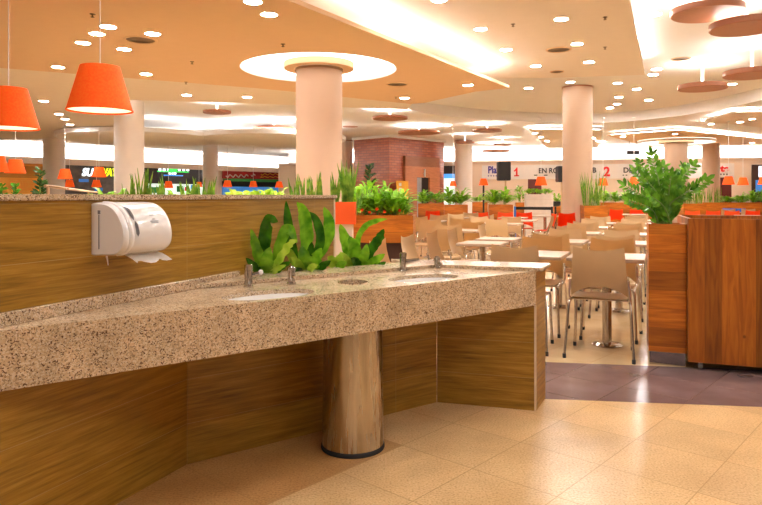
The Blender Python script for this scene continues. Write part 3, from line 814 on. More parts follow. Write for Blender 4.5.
for x in (.085, .52, cw-.09):
    for y in (.07, cd-.09):
        bm = bmesh.new(); lathe(bm, [(0, -.011), (.024, -.011), (.026, -.006), (.026, .006), (.024, .011), (0, .011)], 16, M=Matrix.Translation((x, y, .026)) @ Matrix.Rotation(pi/2, 4, 'Y'))
        w = link('caster', bm, 'white_metal', cr, smooth=40)
        bm = bmesh.new(); box(bm, x-.018, x-.014, y-.016, y+.016, .02, .056); box(bm, x+.014, x+.018, y-.016, y+.016, .02, .056); box(bm, x-.018, x+.018, y-.016, y+.016, .050, .0645); link('caster_fork', bm, 'chrome', w)
# far planters
far = [  # px, Y, w, d, label of planter, plant kind
    (431, 19.0, .75, .5, 'wooden planter before the kiosk doorway', 'b'),
    (456, 16.2, .58, .6, 'wooden planter before the round white pillar', 'b'),
    (501, 16.6, .60, .5, 'wooden planter before the black loudspeaker', 'b'),
    (480, 24.0, .55, .5, 'small wooden planter under the standing orange lamp', 's'),
    (521, 22.0, .35, .4, 'narrow wooden planter beside the pale tiled kiosk', 't'),
    (558, 22.5, .45, .5, 'wooden planter between tiled kiosk and tan column', 's'),
    (596, 14.9, .52, .5, 'wooden planter of grass beside the tan column', 'g'),
    (618, 22.0, 1.1, .6, 'long wooden planter behind the upright grass', 'b'),
    (648, 24.2, 1.2, .6, 'long wooden planter behind the glossy plant', 'b'),
    (695, 18.6, .62, .5, 'short wooden planter beyond the crate, beside the column', 'g'),
    (737, 22.0, 2.2, .6, 'longest wooden planter, beyond the crate at the shop with screens', 'm'),
]
def blades(p, rx, ry, h, n, label, seed=0, w=.035, group='snake plants and upright grasses', wob=.1):
    rnd = random.Random(seed); bm = bmesh.new()
    for i in range(n):
        x, y = rnd.uniform(-rx, rx), rnd.uniform(-ry, ry); l = h*rnd.uniform(.55, 1.05); a = Vector((rnd.uniform(-wob, wob)+x*.25, rnd.uniform(-wob, wob), 1))
        b = Vector((x, y, -.03)); P = [b, b+a*l*.35, b+a*l*.7+Vector((a.x*.06*l, 0, 0)), b+a*l+Vector((a.x*.25*l, 0, 0))]
        leaf(bm, P, w*rnd.uniform(.7, 1.2), Vector((rnd.uniform(-.5, .5), -1, 0)), fold=.35, prof=lambda s: .62+.5*s if s < .55 else max(.03, .895*(1-s)/.45))
    t = thing('snake_plant', label, 'plant', p, 0, group); link('blades', bm, 'blade_leaf', t, smooth=80); return t
for i, (px, Y, w, d, lab, kd) in enumerate(far):
    x = (px-CX)/F*Y
    planter('planter_box', lab, x, Y, w, d, 0, 1.0, YAW*.3)
    y = Y+d/2
    if kd == 'b':
        for j in range(max(2, int(w/.36))):
            xx = x-w/2+w*(j+.5)/max(2, int(w/.36)); bush((xx, y, .955), .15, .16, .50, f'green bush, {ORD[j]} from left in {lab}', n=60, ll=.24, lw=.085, seed=50+i*5+j)
    elif kd == 's': bush((x, y, .955), .22, .18, .38, f'small plant in {lab}', n=40, ll=.2, lw=.07, seed=80+i)
    elif kd == 't': bush((x, y, .955), .14, .14, .75, f'dark upright bush in {lab}', n=70, ll=.16, lw=.07, seed=80+i)
    elif kd == 'g': blades((x, y, .955), w*.38, d*.3, .85 if i == 6 else .8, 40, f'upright grass in {lab}', seed=i, w=.03)
    elif kd == 'm':
        blades((x-.75, y, .955), .40, .18, .62, 40, 'row of upright grass in the longest planter, next to the tan pillar', seed=91, w=.03)
        for j, dx in enumerate((-.15, .3, .68, 1.0)):
            bush((x+dx, y, .955), .15, .16, (.3, .36, .5, .66)[j], f'green bush, {ORD[j]} from the upright grass in the longest planter', n=60, ll=.24, lw=.085, seed=95+j)

# red planter with snake plants behind the partition
planter('planter_box', 'long orange-red planter with snake plants behind the tiled partition', -1.72, 6.85, 2.9, .34, .925, 1.157, 0, mat='red_panel', plinth='wall_cream', group='orange-red planters')
for j, (px, rx, h, n) in enumerate(((131, .08, .30, 6), (141, .13, .42, 12), (158, .12, .36, 9), (187, .09, .34, 8), (205, .14, .34, 11), (299, .10, .36, 8), (315, .13, .38, 12), (336, .05, .40, 6), (347, .08, .50, 16))):
    blades(((px-CX)/F*7.0, 7.0, 1.112), rx*.7, .07, h*1.02, int(n*1.5), f'snake plant, {ORD[j]} from the left in the long orange-red planter', seed=200+j, w=.034, group='snake plants in the orange-red planter', wob=.16)
for j, px in enumerate((106, 118, 176, 236, 246, 258, 268, 277)):
    t = thing('broadleaf_plant', f'bright green broad-leaved plant, {ORD[j]} from the left above the partition cap', 'plant', ((px-CX)/F*6.98, 6.98, 1.112), 0, 'broad-leaved plants behind the partition')
    link('foliage', bush_mesh(14, .08, .06, .13, .17, .06, 1.2, 300+j), 'fern_leaf_young' if j > 2 else 'bush_leaf', t, smooth=80)
def potted(px, Y, ztop, label, pot_h=.55, w=.15, mat='dark_leaf', n=120, cat='plant'):
    x = (px-CX)/F*Y
    t = thing('potted_tree', label, cat, (x, Y, 0))
    bm = bmesh.new(); lathe(bm, [(0, 0), (.13, 0), (.18, pot_h), (.165, pot_h), (.15, pot_h-.05), (0, pot_h-.05)], 24); link('pot', bm, 'dark_cabinet', t, smooth=40)
    bm = bmesh.new(); tube(bm, [(0, 0, pot_h-.06), (.02, 0, (pot_h+ztop)/2), (-.02, 0, ztop-.05)], [.02, .015, .006], 8); link('stem', bm, 'plant_stem', t, smooth=60)
    bm = bmesh.new(); rnd = random.Random(int(px))
    for i in range(n):
        z = pot_h+.2+(ztop-pot_h-.2)*rnd.random(); a = rnd.uniform(0, 2*pi); q = w*(1.1-.7*(z-pot_h)/(ztop-pot_h))
        p0 = Vector((0, 0, z)); d = Vector((cos(a), sin(a), rnd.uniform(.2, .9))).normalized()
        leaf(bm, [p0, p0+d*q*.4, p0+d*q*.8, p0+d*q*1.1], .05, Vector((0, -.6, .8)))
    link('foliage', bm, mat, t, smooth=80)
potted(40, 9.2, 1.58, 'dark slender potted plant by the white pillar behind the partition', w=.2)
potted(370, 21.5, 2.22, 'dark tall potted plant in front of the brick kiosk wall', pot_h=.6, w=.42, n=150)
for j, (px, Y) in enumerate(((1, 7.3), (15, 8.2))):
    potted(px, Y, 1.34, f'dark broad-leaved potted plant behind the partition, {("below the nearer hanging lamp", "between the hanging lamp and the slender plant")[j]}', pot_h=.6, w=.16, mat='gloss_leaf', n=70)
hr = thing('handrail', 'pale twin-bar handrail showing just above the partition cap', 'rail', (0, 0, 0))
bm = bmesh.new(); tube(bm, [(-3.0, 5.85, 1.31), (-4.9, 11.0, 1.30)], .014, 8); link('rail', bm, 'rail_wood', hr)
bm = bmesh.new(); tube(bm, [(-2.82, 5.85, 1.285), (-4.7, 11.0, 1.275)], .012, 8); link('rail', bm, 'rail_wood', hr)
for p in ((-3.0, 5.9, 1.31), (-4.9, 10.97, 1.30)):
    bm = bmesh.new(); tube(bm, [(p[0], p[1], 0), (p[0], p[1], p[2])], .014, 8); tube(bm, [(p[0], p[1], p[2]), (p[0]+.19, p[1], p[2]-.025)], .008, 6); link('post', bm, 'rail_wood', hr)

# ------------------------------------------------------------------ ceilings
def slab(name, pts, z0, z1, mat, label, hole=None):
    bm = bmesh.new()
    if not hole: prism(bm, pts, z0, z1)
    else:
        (hx, hy, hr_) = hole; seg = 64
        # bridge the outline to the hole by boolean later
        prism(bm, pts, z0, z1)
    o = tag(link(name, bm, mat), label, 'ceiling', kind='structure')
    if hole:
        cb = bmesh.new(); lathe(cb, [(0, z0-.5), (hr_, z0-.5), (hr_, z1+.002), (0, z1+.002)], 64, c=(hx, hy)); c = link('cutter', cb, mat)
        md = o.modifiers.new('cut', 'BOOLEAN'); md.operation = 'DIFFERENCE'; md.object = c; md.solver = 'EXACT'
        bpy.context.view_layer.update(); g = bpy.context.evaluated_depsgraph_get()
        me = bpy.data.meshes.new_from_object(o.evaluated_get(g)); o.modifiers.clear(); o.data = me; bpy.data.objects.remove(c)
    return o
COLX, COLY = -.944, 9.97
Lp = [(-6.7, -3), (-.926, 6.45), (2.29, 11.7), (1.75, 12.1), (1.25, 12.95), (.92, 13.55), (.63, 13.74), (-.76, 12.75), (-1.58, 12.15), (-2.27, 11.7), (-5.74, 9.87), (-14, 5.6), (-14, -3)]
slab('ceiling', Lp, 3.15, 3.20, 'ceiling_tan', 'lowest tan ceiling panel around the near column, with a pointed tip', (COLX, COLY, 1.187))
L2p = [(.6, 15), (-.87, 14.6), (-2.6, 14.05), (-4.2, 13.7), (-5.3, 13.5), (-8.4, 20.6), (-9.6, 22.4), (-11.65, 22.7), (-13.5, 23.2), (-24, 23.5), (-24, -3), (-8, -3), (-3, 5), (.8, 12.3)]
slab('ceiling', L2p, 3.201, 3.30, 'ceiling_peach', 'peach ceiling panel with downlights behind the tan ceiling', (COLX, COLY, 1.25))
Mp = [(-1.8, -3), (5.08, 12.6), (3.4, 12.9), (0, 13.2), (-6, 6), (-10, -3)]
slab('ceiling', Mp, 3.55, 3.62, 'ceiling_peach', 'peach ceiling panel between two bright coves, over the tan panel')
Hp = [(-9, -3), (-6, 6), (-1, 14.5), (1.0, 18.6), (1.69, 19.2), (4, 21), (7.6, 21), (12, 20), (30, 14), (30, -3)]
slab('ceiling', Hp, 3.85, 3.95, 'ceiling_white', 'highest pale ceiling over the tables and copper discs')
def bez(pts, n=6): return [(p.x, p.y) for p in curve([Vector((*p, 0)) for p in pts], n)]
arc = bez([(-30, 9), (-12, 11), (-5, 12.8), (-1.5, 13.9), (.3, 16.6), (1.23, 18.4), (2.66, 19.6), (4.2, 20.4), (6.0, 20.9), (7.6, 20.5), (8.7, 18.9), (9.2, 16.4), (9.3, 12), (9.8, 6), (10.3, -3)], 5)
slab('ceiling', arc+[(30, -3), (30, 60), (-30, 60)], 3.55, 3.849, 'ceiling_pure', 'wide white ceiling with a curved edge over the far shops')
D1 = [(4.86, 21.5), (7.4, 21.8), (9.8, 29.6), (7.62, 30.0)]
slab('ceiling', D1, 3.40, 3.425, 'ceiling_peach', 'hanging tan ceiling panel beside the tan column')
D2 = [(9.88, 21.8), (17.5, 27.1), (18, 27.7), (12.0, 29.2), (8.19, 23.7)]
slab('ceiling', D2, 3.40, 3.425, 'ceiling_tan', 'pointed tan ceiling panel around the far column')
D3 = [(9.26, 17.24), (13.2, 16.9), (19, 21.5), (12.2, 21.05), (9.47, 19.25)]
slab('ceiling', D3, 3.42, 3.44, 'ceiling_peach', 'peach ceiling panel hanging before the pointed tan one')
for c, r, lab in (((-7.7, 21.0), 2.5, 'round white ceiling raft near the far white pillar'), ((-3.55, 21.5), 2.4, 'round white ceiling raft behind the near tan column')):
    bm = bmesh.new(); lathe(bm, [(0, 2.98), (r-.28, 2.98), (r-.1, 3.0), (r, 3.05), (r, 3.17), (r-.05, 3.19), (0, 3.19)], 64, c=c)
    tag(link('ceiling', bm, 'ceiling_pure', smooth=40), lab, 'ceiling', kind='structure')
# cove strips
cn = [0]
def strip(pts, z, w, label, mat='glow_strip', up=True):
    """a lamp channel along the polyline pts lying on a ceiling panel's upper side"""
    t = thing('cove_light', label, 'light', (0, 0, 0), 0, 'cove lights')
    pts = [Vector(p) for p in pts]
    bm = bmesh.new(); bh = bmesh.new()
    for a, b in zip(pts, pts[1:]):
        d = (b-a).normalized(); n = Vector((-d.y, d.x))*w/2
        prism(bm, [a-n, b-n, b+n, a+n], z+.012, z+.02); n2 = n*1.25
        prism(bh, [a-n2, b-n2, b+n2, a+n2], z+.001, z+.0115)
    link('lamp_strip', bm, mat, t); link('channel', bh, 'white_metal', t)
strip([(-3.2, 3.0), (-1.05, 6.52), (2.10, 11.67)], 3.30 if False else 3.20, .05, 'long bright cove light along the edge of the tan ceiling')
strip([(2.05, 11.95), (1.6, 12.2), (1.1, 12.95), (.6, 13.5)], 3.20, .05, 'short cove light at the curved tip of the tan ceiling')
strip([(.45, 14.85), (-.87, 14.48), (-4.2, 13.58), (-5.35, 13.42), (-8.5, 20.6)], 3.30, .06, 'bright cove light along the far edge of the peach ceiling')
strip([(-1.75, -2), (4.95, 12.48)], 3.62, .05, 'bright cove light beside the copper discs')
strip([(5.0, 21.62), (7.3, 21.9)], 3.425, .06, 'cove light on the hanging panel beside the tan column')
strip([(7.75, 29.8), (5.0, 21.7)], 3.425, .06, 'cove light along the long edge of the hanging panel beside the tan column')
strip([(8.35, 23.75), (9.92, 21.97), (17.3, 27.1)], 3.425, .06, 'cove light on the pointed tan panel around the far column')
strip([(9.6, 19.1), (9.42, 17.36), (13.1, 17.05), (18.6, 21.3)], 3.44, .05, 'cove light on the peach panel before the pointed tan one')
for c, r, w_ in (((-7.7, 21.0), 2.0, 'round raft near the far white pillar'), ((-3.55, 21.5), 1.9, 'round raft behind the near tan column')):
    strip([(c[0]+r*cos(a), c[1]+r*sin(a)) for a in [2*pi*k/24 for k in range(25)]], 3.19, .05, f'circular cove light on top of the {w_}')

# columns
def column(px, Y, r, z1, mat, label, collar=None):
    x = (px-CX)/F*Y
    o = thing('column', label, 'column', (x, Y, 0), 0, kind='structure')
    bm = bmesh.new(); lathe(bm, [(0, 0), (r, 0), (r, z1), (0, z1)], 48); link('shaft', bm, mat, o, smooth=40)
    bm = bmesh.new(); lathe(bm, [(r+.0005, 0), (r+.012, 0), (r+.012, .12), (r+.0005, .12)], 48, closed=True); link('skirting', bm, 'chrome', o, smooth=40)
    if collar:
        bm = bmesh.new(); lathe(bm, [(r-.02, z1-.035), (r+.012, z1-.035), (r+.012, z1-.002), (r-.02, z1-.002)], 48, closed=True); link('collar', bm, collar, o, smooth=40)
    return o
column(319.2, COLY, .35, 3.15, 'column_tan', 'near round tan column rising into the large ring light', 'trim_brown')
column(577.4, 15.8, .35, 3.85, 'column_tan', 'round tan column behind the orange-red chairs', 'copper_paint')
column(129.2, 16.1, .35, 3.55, 'column_white', 'round white column behind the hanging orange lamp')
column(54, 22.9, .35, 3.20, 'column_white', 'round white column beside the orange-panelled shop')
column(210.5, 30.0, .35, 3.55, 'column_white', 'slim far white column between the dark and the red shop signs')
column(345.5, 27.5, .30, 3.55, 'column_white', 'far white column half hidden by the near tan column', 'copper_paint')
column(463.6, 27.0, .36, 3.50, 'column_white', 'round white column right of the brick kiosk', 'copper_paint')
column(676, 25.7, .43, 3.40, 'column_tan', 'round tan column in the far ring light, behind the glossy plant', 'trim_brown')
column(711, 27.3, .34, 3.55, 'column_tan', 'far round tan column behind the longest planter')
def ring_light(cx, cy, z, r_in, r_out, label, ci=.375):
    t = thing('ring_light', label, 'light', (cx, cy, z))
    bm = bmesh.new(); lathe(bm, [(r_in, .09), (r_out, .09), (r_out, .10), (r_in, .10)], 64, closed=True); link('diffuser', bm, 'glow_ring', t)
    bm = bmesh.new(); lathe(bm, [(r_out-.001, 0.0), (r_out-.001, .10), (r_out-.02, .10), (r_out-.02, .075), (r_out-.008, .0)], 64, closed=True); link('rim', bm, 'white_metal', t, smooth=30)
    bm = bmesh.new(); lathe(bm, [(ci, 0.0), (r_in, 0.0), (r_in, .09), (ci, .09)], 64, closed=True); link('collar', bm, 'ceiling_tan', t, smooth=30)
ring_light(COLX, COLY, 3.15, .53, 1.185, 'large glowing ring light round the near tan column')
ring_light((676-CX)/F*25.7, 25.7, 3.299, .65, 1.41, 'glowing ring light round the far tan column', .455)

# ------------------------------------------------------------------ copper disc lights
dl = [(707.5, 11.5, 8.67, .45), (746, 26, 8.75, .45), (702.5, 87, 12.9, .45), (752, 73.5, 11.2, .45), (274, 128, 20.0, .60), (217, 112, 16.2, .34), (390, 118, 17.5, .47), (419, 132.5, 21.6, .70), (487, 130.5, 21.0, .48), (496, 151, 28.6, .60), (502.5, 144.5, 26, .34), (465, 142.5, 24.5, .34), (350.5, 126, 22, .26)]
dl.sort()
dlab = {217: 'smallest dark copper disc lamp over the far white raft', 274: 'wide copper disc lamp left of the near tan column', 390: 'copper disc lamp above the near corner of the brick kiosk', 419: 'widest copper disc lamp just over the brick kiosk', 350.5: 'small copper disc lamp just right of the near tan column'}
dj = 0
for i, (px, py, Y, r) in enumerate(dl):
    p = at(px, py, Y)
    if Y < 15 and px > 640: zc = 3.85
    else: zc = 3.55
    lab = dlab.get(px) or {465: 'copper disc lamp above the round white pillar by the kiosk', 487: 'copper disc lamp higher than its neighbours, over the black loudspeaker', 496: 'lowest copper disc lamp, over the black loudspeaker', 502.5: 'small copper disc lamp partly behind the lowest one'}.get(px) or {707.5: 'copper disc lamp at the picture top, left of its overlapping neighbour', 746: 'copper disc lamp at the top right, overlapped in line with the topmost', 702.5: 'copper disc lamp on a white stem above the glossy plant', 752: 'copper disc lamp at the right, between the stemmed disc and the top pair'}[px]
    t = thing('disc_lamp', lab, 'lamp', p, 0, 'copper disc uplights')
    h = .085 if Y < 15 else .06
    bm = bmesh.new(); lathe(bm, [(0, -h/2), (r-.01, -h/2), (r, -h/2+.008), (r, h/2), (r-.012, h/2), (r-.012, h/2-.02), (0, h/2-.02)], 48); link('disc', bm, 'copper_paint', t, smooth=35)
    bm = bmesh.new(); lathe(bm, [(0, h/2-.019), (r*.85, h/2-.019), (r*.85, h/2-.012), (0, h/2-.012)], 32); link('uplight', bm, 'glow_disc', t)
    bm = bmesh.new(); top_ = max(zc-p.z-.002, .1); tube(bm, [(0, 0, h/2-.011), (0, 0, top_)], .028, 12); link('stem', bm, 'white_metal', t, smooth=40)
    bm = bmesh.new(); lathe(bm, [(0, top_-.03), (.07, top_-.03), (.07, top_-.0005), (0, top_-.0005)], 20); link('ceiling_rose', bm, 'white_metal', t, smooth=40)

# ------------------------------------------------------------------ pendant lamps
def pendant(px, py_bot, Y, rb, label, group='orange drum pendant lamps', zc=3.15, hh=None, pole=False, seg=32):
    p = at(px, py_bot, Y); h = hh or rb*1.42; rt = rb*.60
    t = thing('standing_lamp' if pole else 'pendant_lamp', label, 'lamp', p if not pole else (p.x, p.y, 0), 0, group)
    z0 = p.z if pole else 0
    bm = bmesh.new(); lathe(bm, [(rb, z0), (rt, z0+h), (rt-.004, z0+h), (rb-.004, z0)], seg, closed=True)
    sh = link('lamp_shade', bm, 'lamp_fabric', t, smooth=40)
    bm = bmesh.new(); lathe(bm, [(rb+.0015, z0-.001), (rb+.0015, z0+.008), (rb-.004, z0+.008), (rb-.004, z0-.001)], seg, closed=True); link('shade_trim', bm, 'lamp_fabric', sh)
    bm = bmesh.new(); lathe(bm, [(0, z0+.012), (rb-.006, z0+.012), (rb-.007, z0+.018), (0, z0+.018)], seg); link('diffuser', bm, 'glow_lamp', t)
    bm = bmesh.new(); lathe(bm, [(0, z0+h-.008), (rt-.005, z0+h-.008), (rt-.005, z0+h-.003), (0, z0+h-.003)], seg); link('top_plate', bm, 'white_metal', t)
    if pole:
        bm = bmesh.new(); tube(bm, [(0, 0, .02), (0, 0, z0+.011)], .03, 10); link('pole', bm, 'black_plastic', t)
        bm = bmesh.new(); lathe(bm, [(0, 0), (.16, 0), (.16, .02), (0, .025)], 20); link('base', bm, 'black_plastic', t)
    else:
        top_ = zc-p.z
        bm = bmesh.new(); tube(bm, [(0, 0, h-.004), (0, 0, top_-.002)], .004 if Y < 8 else .008, 6); link('cord', bm, 'white_metal', t)
        bm = bmesh.new(); lathe(bm, [(0, top_-.025), (.045, top_-.025), (.05, top_-.0005), (0, top_-.0005)], 16); link('canopy', bm, 'white_metal', t)
    return t
def big_pendant(*a, **k): return pendant(*a, **k)
pendant(100, 111, 4.96, .237, 'large orange drum pendant lamp, wholly in view, over the partition', seg=48)
pendant(8.5, 128.5, 5.55, .240, 'large orange drum pendant lamp at the picture edge, lower than its neighbour', seg=48)
lamps = [(15.5, 173, 14, .205, 3.2), (-3, 171.5, 12.5, .21, 3.2), (65, 179, 18.5, .20, 3.2), (69.5, 187, 24, .18, 3.55), (99, 177, 18.5, .20, 3.55), (96.5, 187, 24, .18, 3.55), (168.5, 188, 26, .19, 3.55), (199, 187, 26, .14, 3.55), (227.5, 187, 28, .20, 3.55), (253.3, 187, 28, .18, 3.55), (279.2, 187.5, 28, .18, 3.55)]
lamps.sort()
for i, (px, py, Y, r, zc) in enumerate(lamps):
    pendant(px, py, Y, r, f'small far orange pendant lamp, {ORD[i]} from left before the left-hand shops', 'far orange lamps on the left', zc, seg=20)
lamps = [(453, 186, 22, .12, 3.5), (541, 185.3, 19.5, .18, 3.55), (603, 185.5, 19.5, .155, 3.55), (634, 184.5, 19.5, .16, 3.55), (728.5, 184.5, 19.2, .17, 3.42), (743, 185, 20.5, .165, 3.42), (763.5, 184.5, 19.5, .16, 3.42)]
for i, (px, py, Y, r, zc) in enumerate(lamps):
    pendant(px, py, Y, r, f'small far orange pendant lamp, {ORD[i]} rightward from the brick kiosk', 'far orange lamps on the right', zc, seg=20)
pendant(483.5, 185.3, 20.5, .15, 'orange lamp on a black pole beside the black loudspeaker', pole=True, seg=20, group='standing lamps')

# ------------------------------------------------------------------ downlights, vents, sprinklers
def downlight(p, r, label, group, mat='glow_down'):
    t = thing('downlight', label, 'light', p, 0, group)
    bm = bmesh.new(); lathe(bm, [(r, -.006), (r*1.15, -.006), (r*1.18, -.0005), (r, -.0005)], 24, closed=True); link('trim_ring', bm, 'white_metal', t)
    bm = bmesh.new(); lathe(bm, [(0, -.0045), (r*.99, -.0045), (r*.99, -.001), (0, -.001)], 24); link('lens', bm, mat, t)
def lights(px_list, z, r, where, mat='glow_down'):
    for i, (px, py) in enumerate(sorted(px_list)):
        downlight(atz(px, py, z), r, f'round downlight, {ORD[i]} from left in {where}', f'downlights in {where}', mat)
lights([(108, 26.5), (97, 33.6), (152.6, 33.6), (83, 42.7), (124, 49), (58, 67), (146, 74), (253, 1.6), (269, 14.3), (404.7, 98), (468, 85)], 3.15, .085, 'the lowest tan ceiling')
lights([(43.6, 101), (59, 114), (64.7, 119), (70, 124.6), (76, 129.6), (186.5, 95), (247, 97)], 3.201, .085, 'the peach ceiling behind the tan one')
lights([(439, 0), (480.6, 29), (506, 49.6), (535.7, 66), (577, 43.8), (561.3, 19), (589, 62)], 3.55, .085, 'the peach ceiling between the coves')
lights([(570.5, 82), (617.7, 83)], 3.85, .095, 'the row beside the tan column top', 'glow_down_soft')
lights([(528.5, 88), (636.7, 89), (653, 74.6), (656.7, 69), (618.7, 97), (610, 107.7), (617, 104), (648.7, 100), (654, 14.3), (732, 84)], 3.85, .095, 'the highest ceiling')
lights([(535, 133), (541, 137), (547, 141), (593, 138), (598, 141), (602, 145)], 3.40, .08, 'the hanging panel beside the tan column')
lights([(675, 134), (623, 136.5), (696, 146), (713, 147), (708, 147), (752, 143)], 3.40, .08, 'the pointed tan panel')
lights([(711, 124), (740, 122), (752, 119)], 3.42, .08, 'the peach panel before the pointed one')
for i, (x, y, z) in enumerate([(-1.7, .9, 3.55), (-.5, 3.0, 3.55), (-.7, 5.2, 3.55), (.9, 5.3, 3.55), (2.2, 6.7, 3.85), (1.7, 1.0, 3.85), (2.3, 3.0, 3.85), (3.1, 4.9, 3.85), (1.1, -1.0, 3.85), (3.7, 1.4, 3.85), (4.5, 3.6, 3.85), (-.4, -1.6, 3.55), (5.2, 6.2, 3.85), (6.6, 8.6, 3.85), (7.6, 12, 3.85)]):  # extra downlights outside the camera view, added to brighten the near floor
    downlight(Vector((x, y, z)), .085, f'added unseen downlight overhead of the washbasin side of the hall, {ORD[i]} of its run', 'added overhead downlights')
lights([(300, 116), (448, 125), (332, 118)], 3.55, .10, 'the wide white ceiling')
vz = [(140.5, 39.5, 3.15, .17), (397, 84, 3.15, .16), (558.7, 49.5, 3.55, .17), (557, 71.5, 3.55, .11), (681, 58.5, 3.85, .15)]
vl = ['between the downlights near the large lamp', 'right of the large ring light', 'in the peach ceiling, the bigger of two there', 'in the peach ceiling, the smaller of two there', 'behind the copper discs']
for (px, py, z, r), w in zip(vz, vl):
    p = atz(px, py, z); t = thing('ceiling_vent', f'round dark air vent {w}', 'vent', p, 0, 'round air vents')
    bm = bmesh.new(); lathe(bm, [(r, -.012), (r*1.12, -.012), (r*1.2, -.0005), (r, -.0005)], 32, closed=True); link('rim', bm, 'ceiling_tan', t, smooth=30)
    bm = bmesh.new(); lathe(bm, [(0, -.003), (r*.995, -.003), (r*.995, -.001), (0, -.001)], 32); link('throat', bm, 'vent_dark', t)
    bm = bmesh.new()
    for k in range(3): lathe(bm, [(r*(.2+.25*k), -.012), (r*(.34+.25*k), -.006), (r*(.34+.25*k), -.0045), (r*(.2+.25*k), -.0105)], 32, closed=True)
    link('louvre', bm, 'vent_dark', t, smooth=30)
sk = [(92.6, 14, 3.15, 'left of the large lamp cord'), (192, 61.6, 3.15, 'left of the ring light'), (283, 44, 3.15, 'in front of the ring light'), (396, 97, 3.15, 'beyond the ring light'), (186, 82, 3.15, 'above the small peach spotlight'), (605, 17, 3.55, 'near the cove beside the copper discs'), (605, 47, 3.55, 'near the peach vent'), (513, 24, 3.55, 'near the long bright cove')]
for px, py, z, w in sk:
    p = atz(px, py, z); bm = bmesh.new(); lathe(bm, [(0, -.0005), (.03, -.0005), (.03, -.004), (.008, -.006), (.008, -.03), (.02, -.032), (.02, -.036), (0, -.038)], 12)
    tag(link('ceiling_sprinkler', bm, 'vent_dark', None, p, smooth=40), f'tiny dark ceiling sprinkler {w}', 'sprinkler', 'ceiling sprinklers')

# ------------------------------------------------------------------ far walls and shops
# left wall frame
LO, LD = Vector((-16, 27.5)), Vector((.628, .778)); LNn = Vector((.778, -.628))
RO, RD = Vector((3.37, 32.0)), Vector((.970, -.2443)); RNn = Vector((-.2443, -.970))
def on_wall(O, D, px):
    k = (px-CX)/F; s = (O.x-k*O.y)/(k*D.y-D.x); return s
LA, RA = atan2(LD.y, LD.x), atan2(RD.y, RD.x)
def zat(O, D, px, py):
    s = on_wall(O, D, px); Y = O.y+D.y*s; return s, CH-(py-HY)/F*Y
def wall_box(name, O, A, s0, s1, d0, d1, z0, z1, mat, parent=None):
    bm = bmesh.new(); box(bm, s0, s1, d0, d1, z0, z1)
    return link(name, bm, mat, parent, (O.x, O.y, 0), A)
def wlab(o, lab, cat='wall'): return tag(o, lab, cat, kind='structure')
wlab(wall_box('wall_left', LO, LA, -20, 24, 0, .2, 0, 2.62, 'wall_cream'), 'far cream wall behind the left-hand shops')
wlab(wall_box('trim_1', LO, LA, -20, 24, -.3, .25, 2.62, 2.9, 'fascia'), 'tan fascia over the left-hand shops', 'trim')
wlab(wall_box('wall_left', LO, LA, -20, 24, 1.4, 1.6, 2.4, 3.55, 'ceiling_pure'), 'bright white cove wall above the left-hand shops')
strip([LO+LD*-18-LNn*.8, LO+LD*22-LNn*.8], 2.62, .35, 'long bright cove light above the left-hand shops', 'glow_cove')
wlab(wall_box('wall_left', LO, LA, -20, 24, .2, 1.4, 2.5, 2.619, 'ceiling_pure'), 'white cove shelf above the left-hand shops')
wlab(wall_box('wall_right', RO, RA, -9, 34, 0, .2, 0, 2.8, 'wall_cream'), 'far cream wall behind the long white sign')
wlab(wall_box('trim_2', RO, RA, -9, 34, -.08, .25, 2.8, 2.92, 'fascia'), 'tan fascia along the top of the far right wall', 'trim')
wlab(wall_box('wall_right', RO, RA, -9, 34, 1.4, 1.6, 2.4, 3.55, 'ceiling_pure'), 'bright white cove wall above the far right wall')
wlab(wall_box('wall_right', RO, RA, -9, 34, .2, 1.4, 2.6, 2.719, 'ceiling_pure'), 'white cove shelf above the far right wall')
strip([RO-RD*8-RNn*.8, RO+RD*32-RNn*.8], 2.72, .35, 'long bright cove light above the far right wall', 'glow_cove')
def shop(name, O, D, A, px0, px1, label):
    t = thing(name, label, 'shop', (O.x, O.y, 0), A, 'shopfronts'); return t
def pz(O, D, px, py): return zat(O, D, px, py)
def pane(t, O, D, px0, px1, y0, y1, mat, name='panel', d0=-.06, d1=-.001, pref=None):
    """flat box on wall between pixel columns px0..px1 and rows y0..y1 (measured at the middle column)"""
    m = (px0+px1)/2; s0, s1 = on_wall(O, D, px0), on_wall(O, D, px1); z1 = zat(O, D, m, y0)[1]; z0 = max(.0, zat(O, D, m, y1)[1])
    bm = bmesh.new(); box(bm, s0, s1, d0, d1, z0, z1); return link(name, bm, mat, t)
def wtext(t, O, D, px, py_base, hpx, s, mat, d=-.07, shear=0, bold=0, name='lettering', wpx=None):
    s0, z = zat(O, D, px, py_base); Y = O.y+D.y*s0; size = hpx/F*Y/.70
    o = text(name, s, mat, t, (s0, d, z), (pi/2, 0, 0), size, .015, shear, bold)
    if wpx:
        bpy.context.view_layer.update(); s1 = on_wall(O, D, px+wpx); w = o.dimensions.x
        if w > 0: o.scale = ((s1-s0)/w, 1, 1)
    return o
# orange-panelled shop
t = shop('shopfront', LO, LD, LA, -10, 44, 'shop faced with orange wood panels at the far left')
pane(t, LO, LD, -40, 46, 160, 215, 'orange_veneer', 'facing'); pane(t, LO, LD, -40, 46, 157.6, 160, 'trim_brown', 'header', -.08)
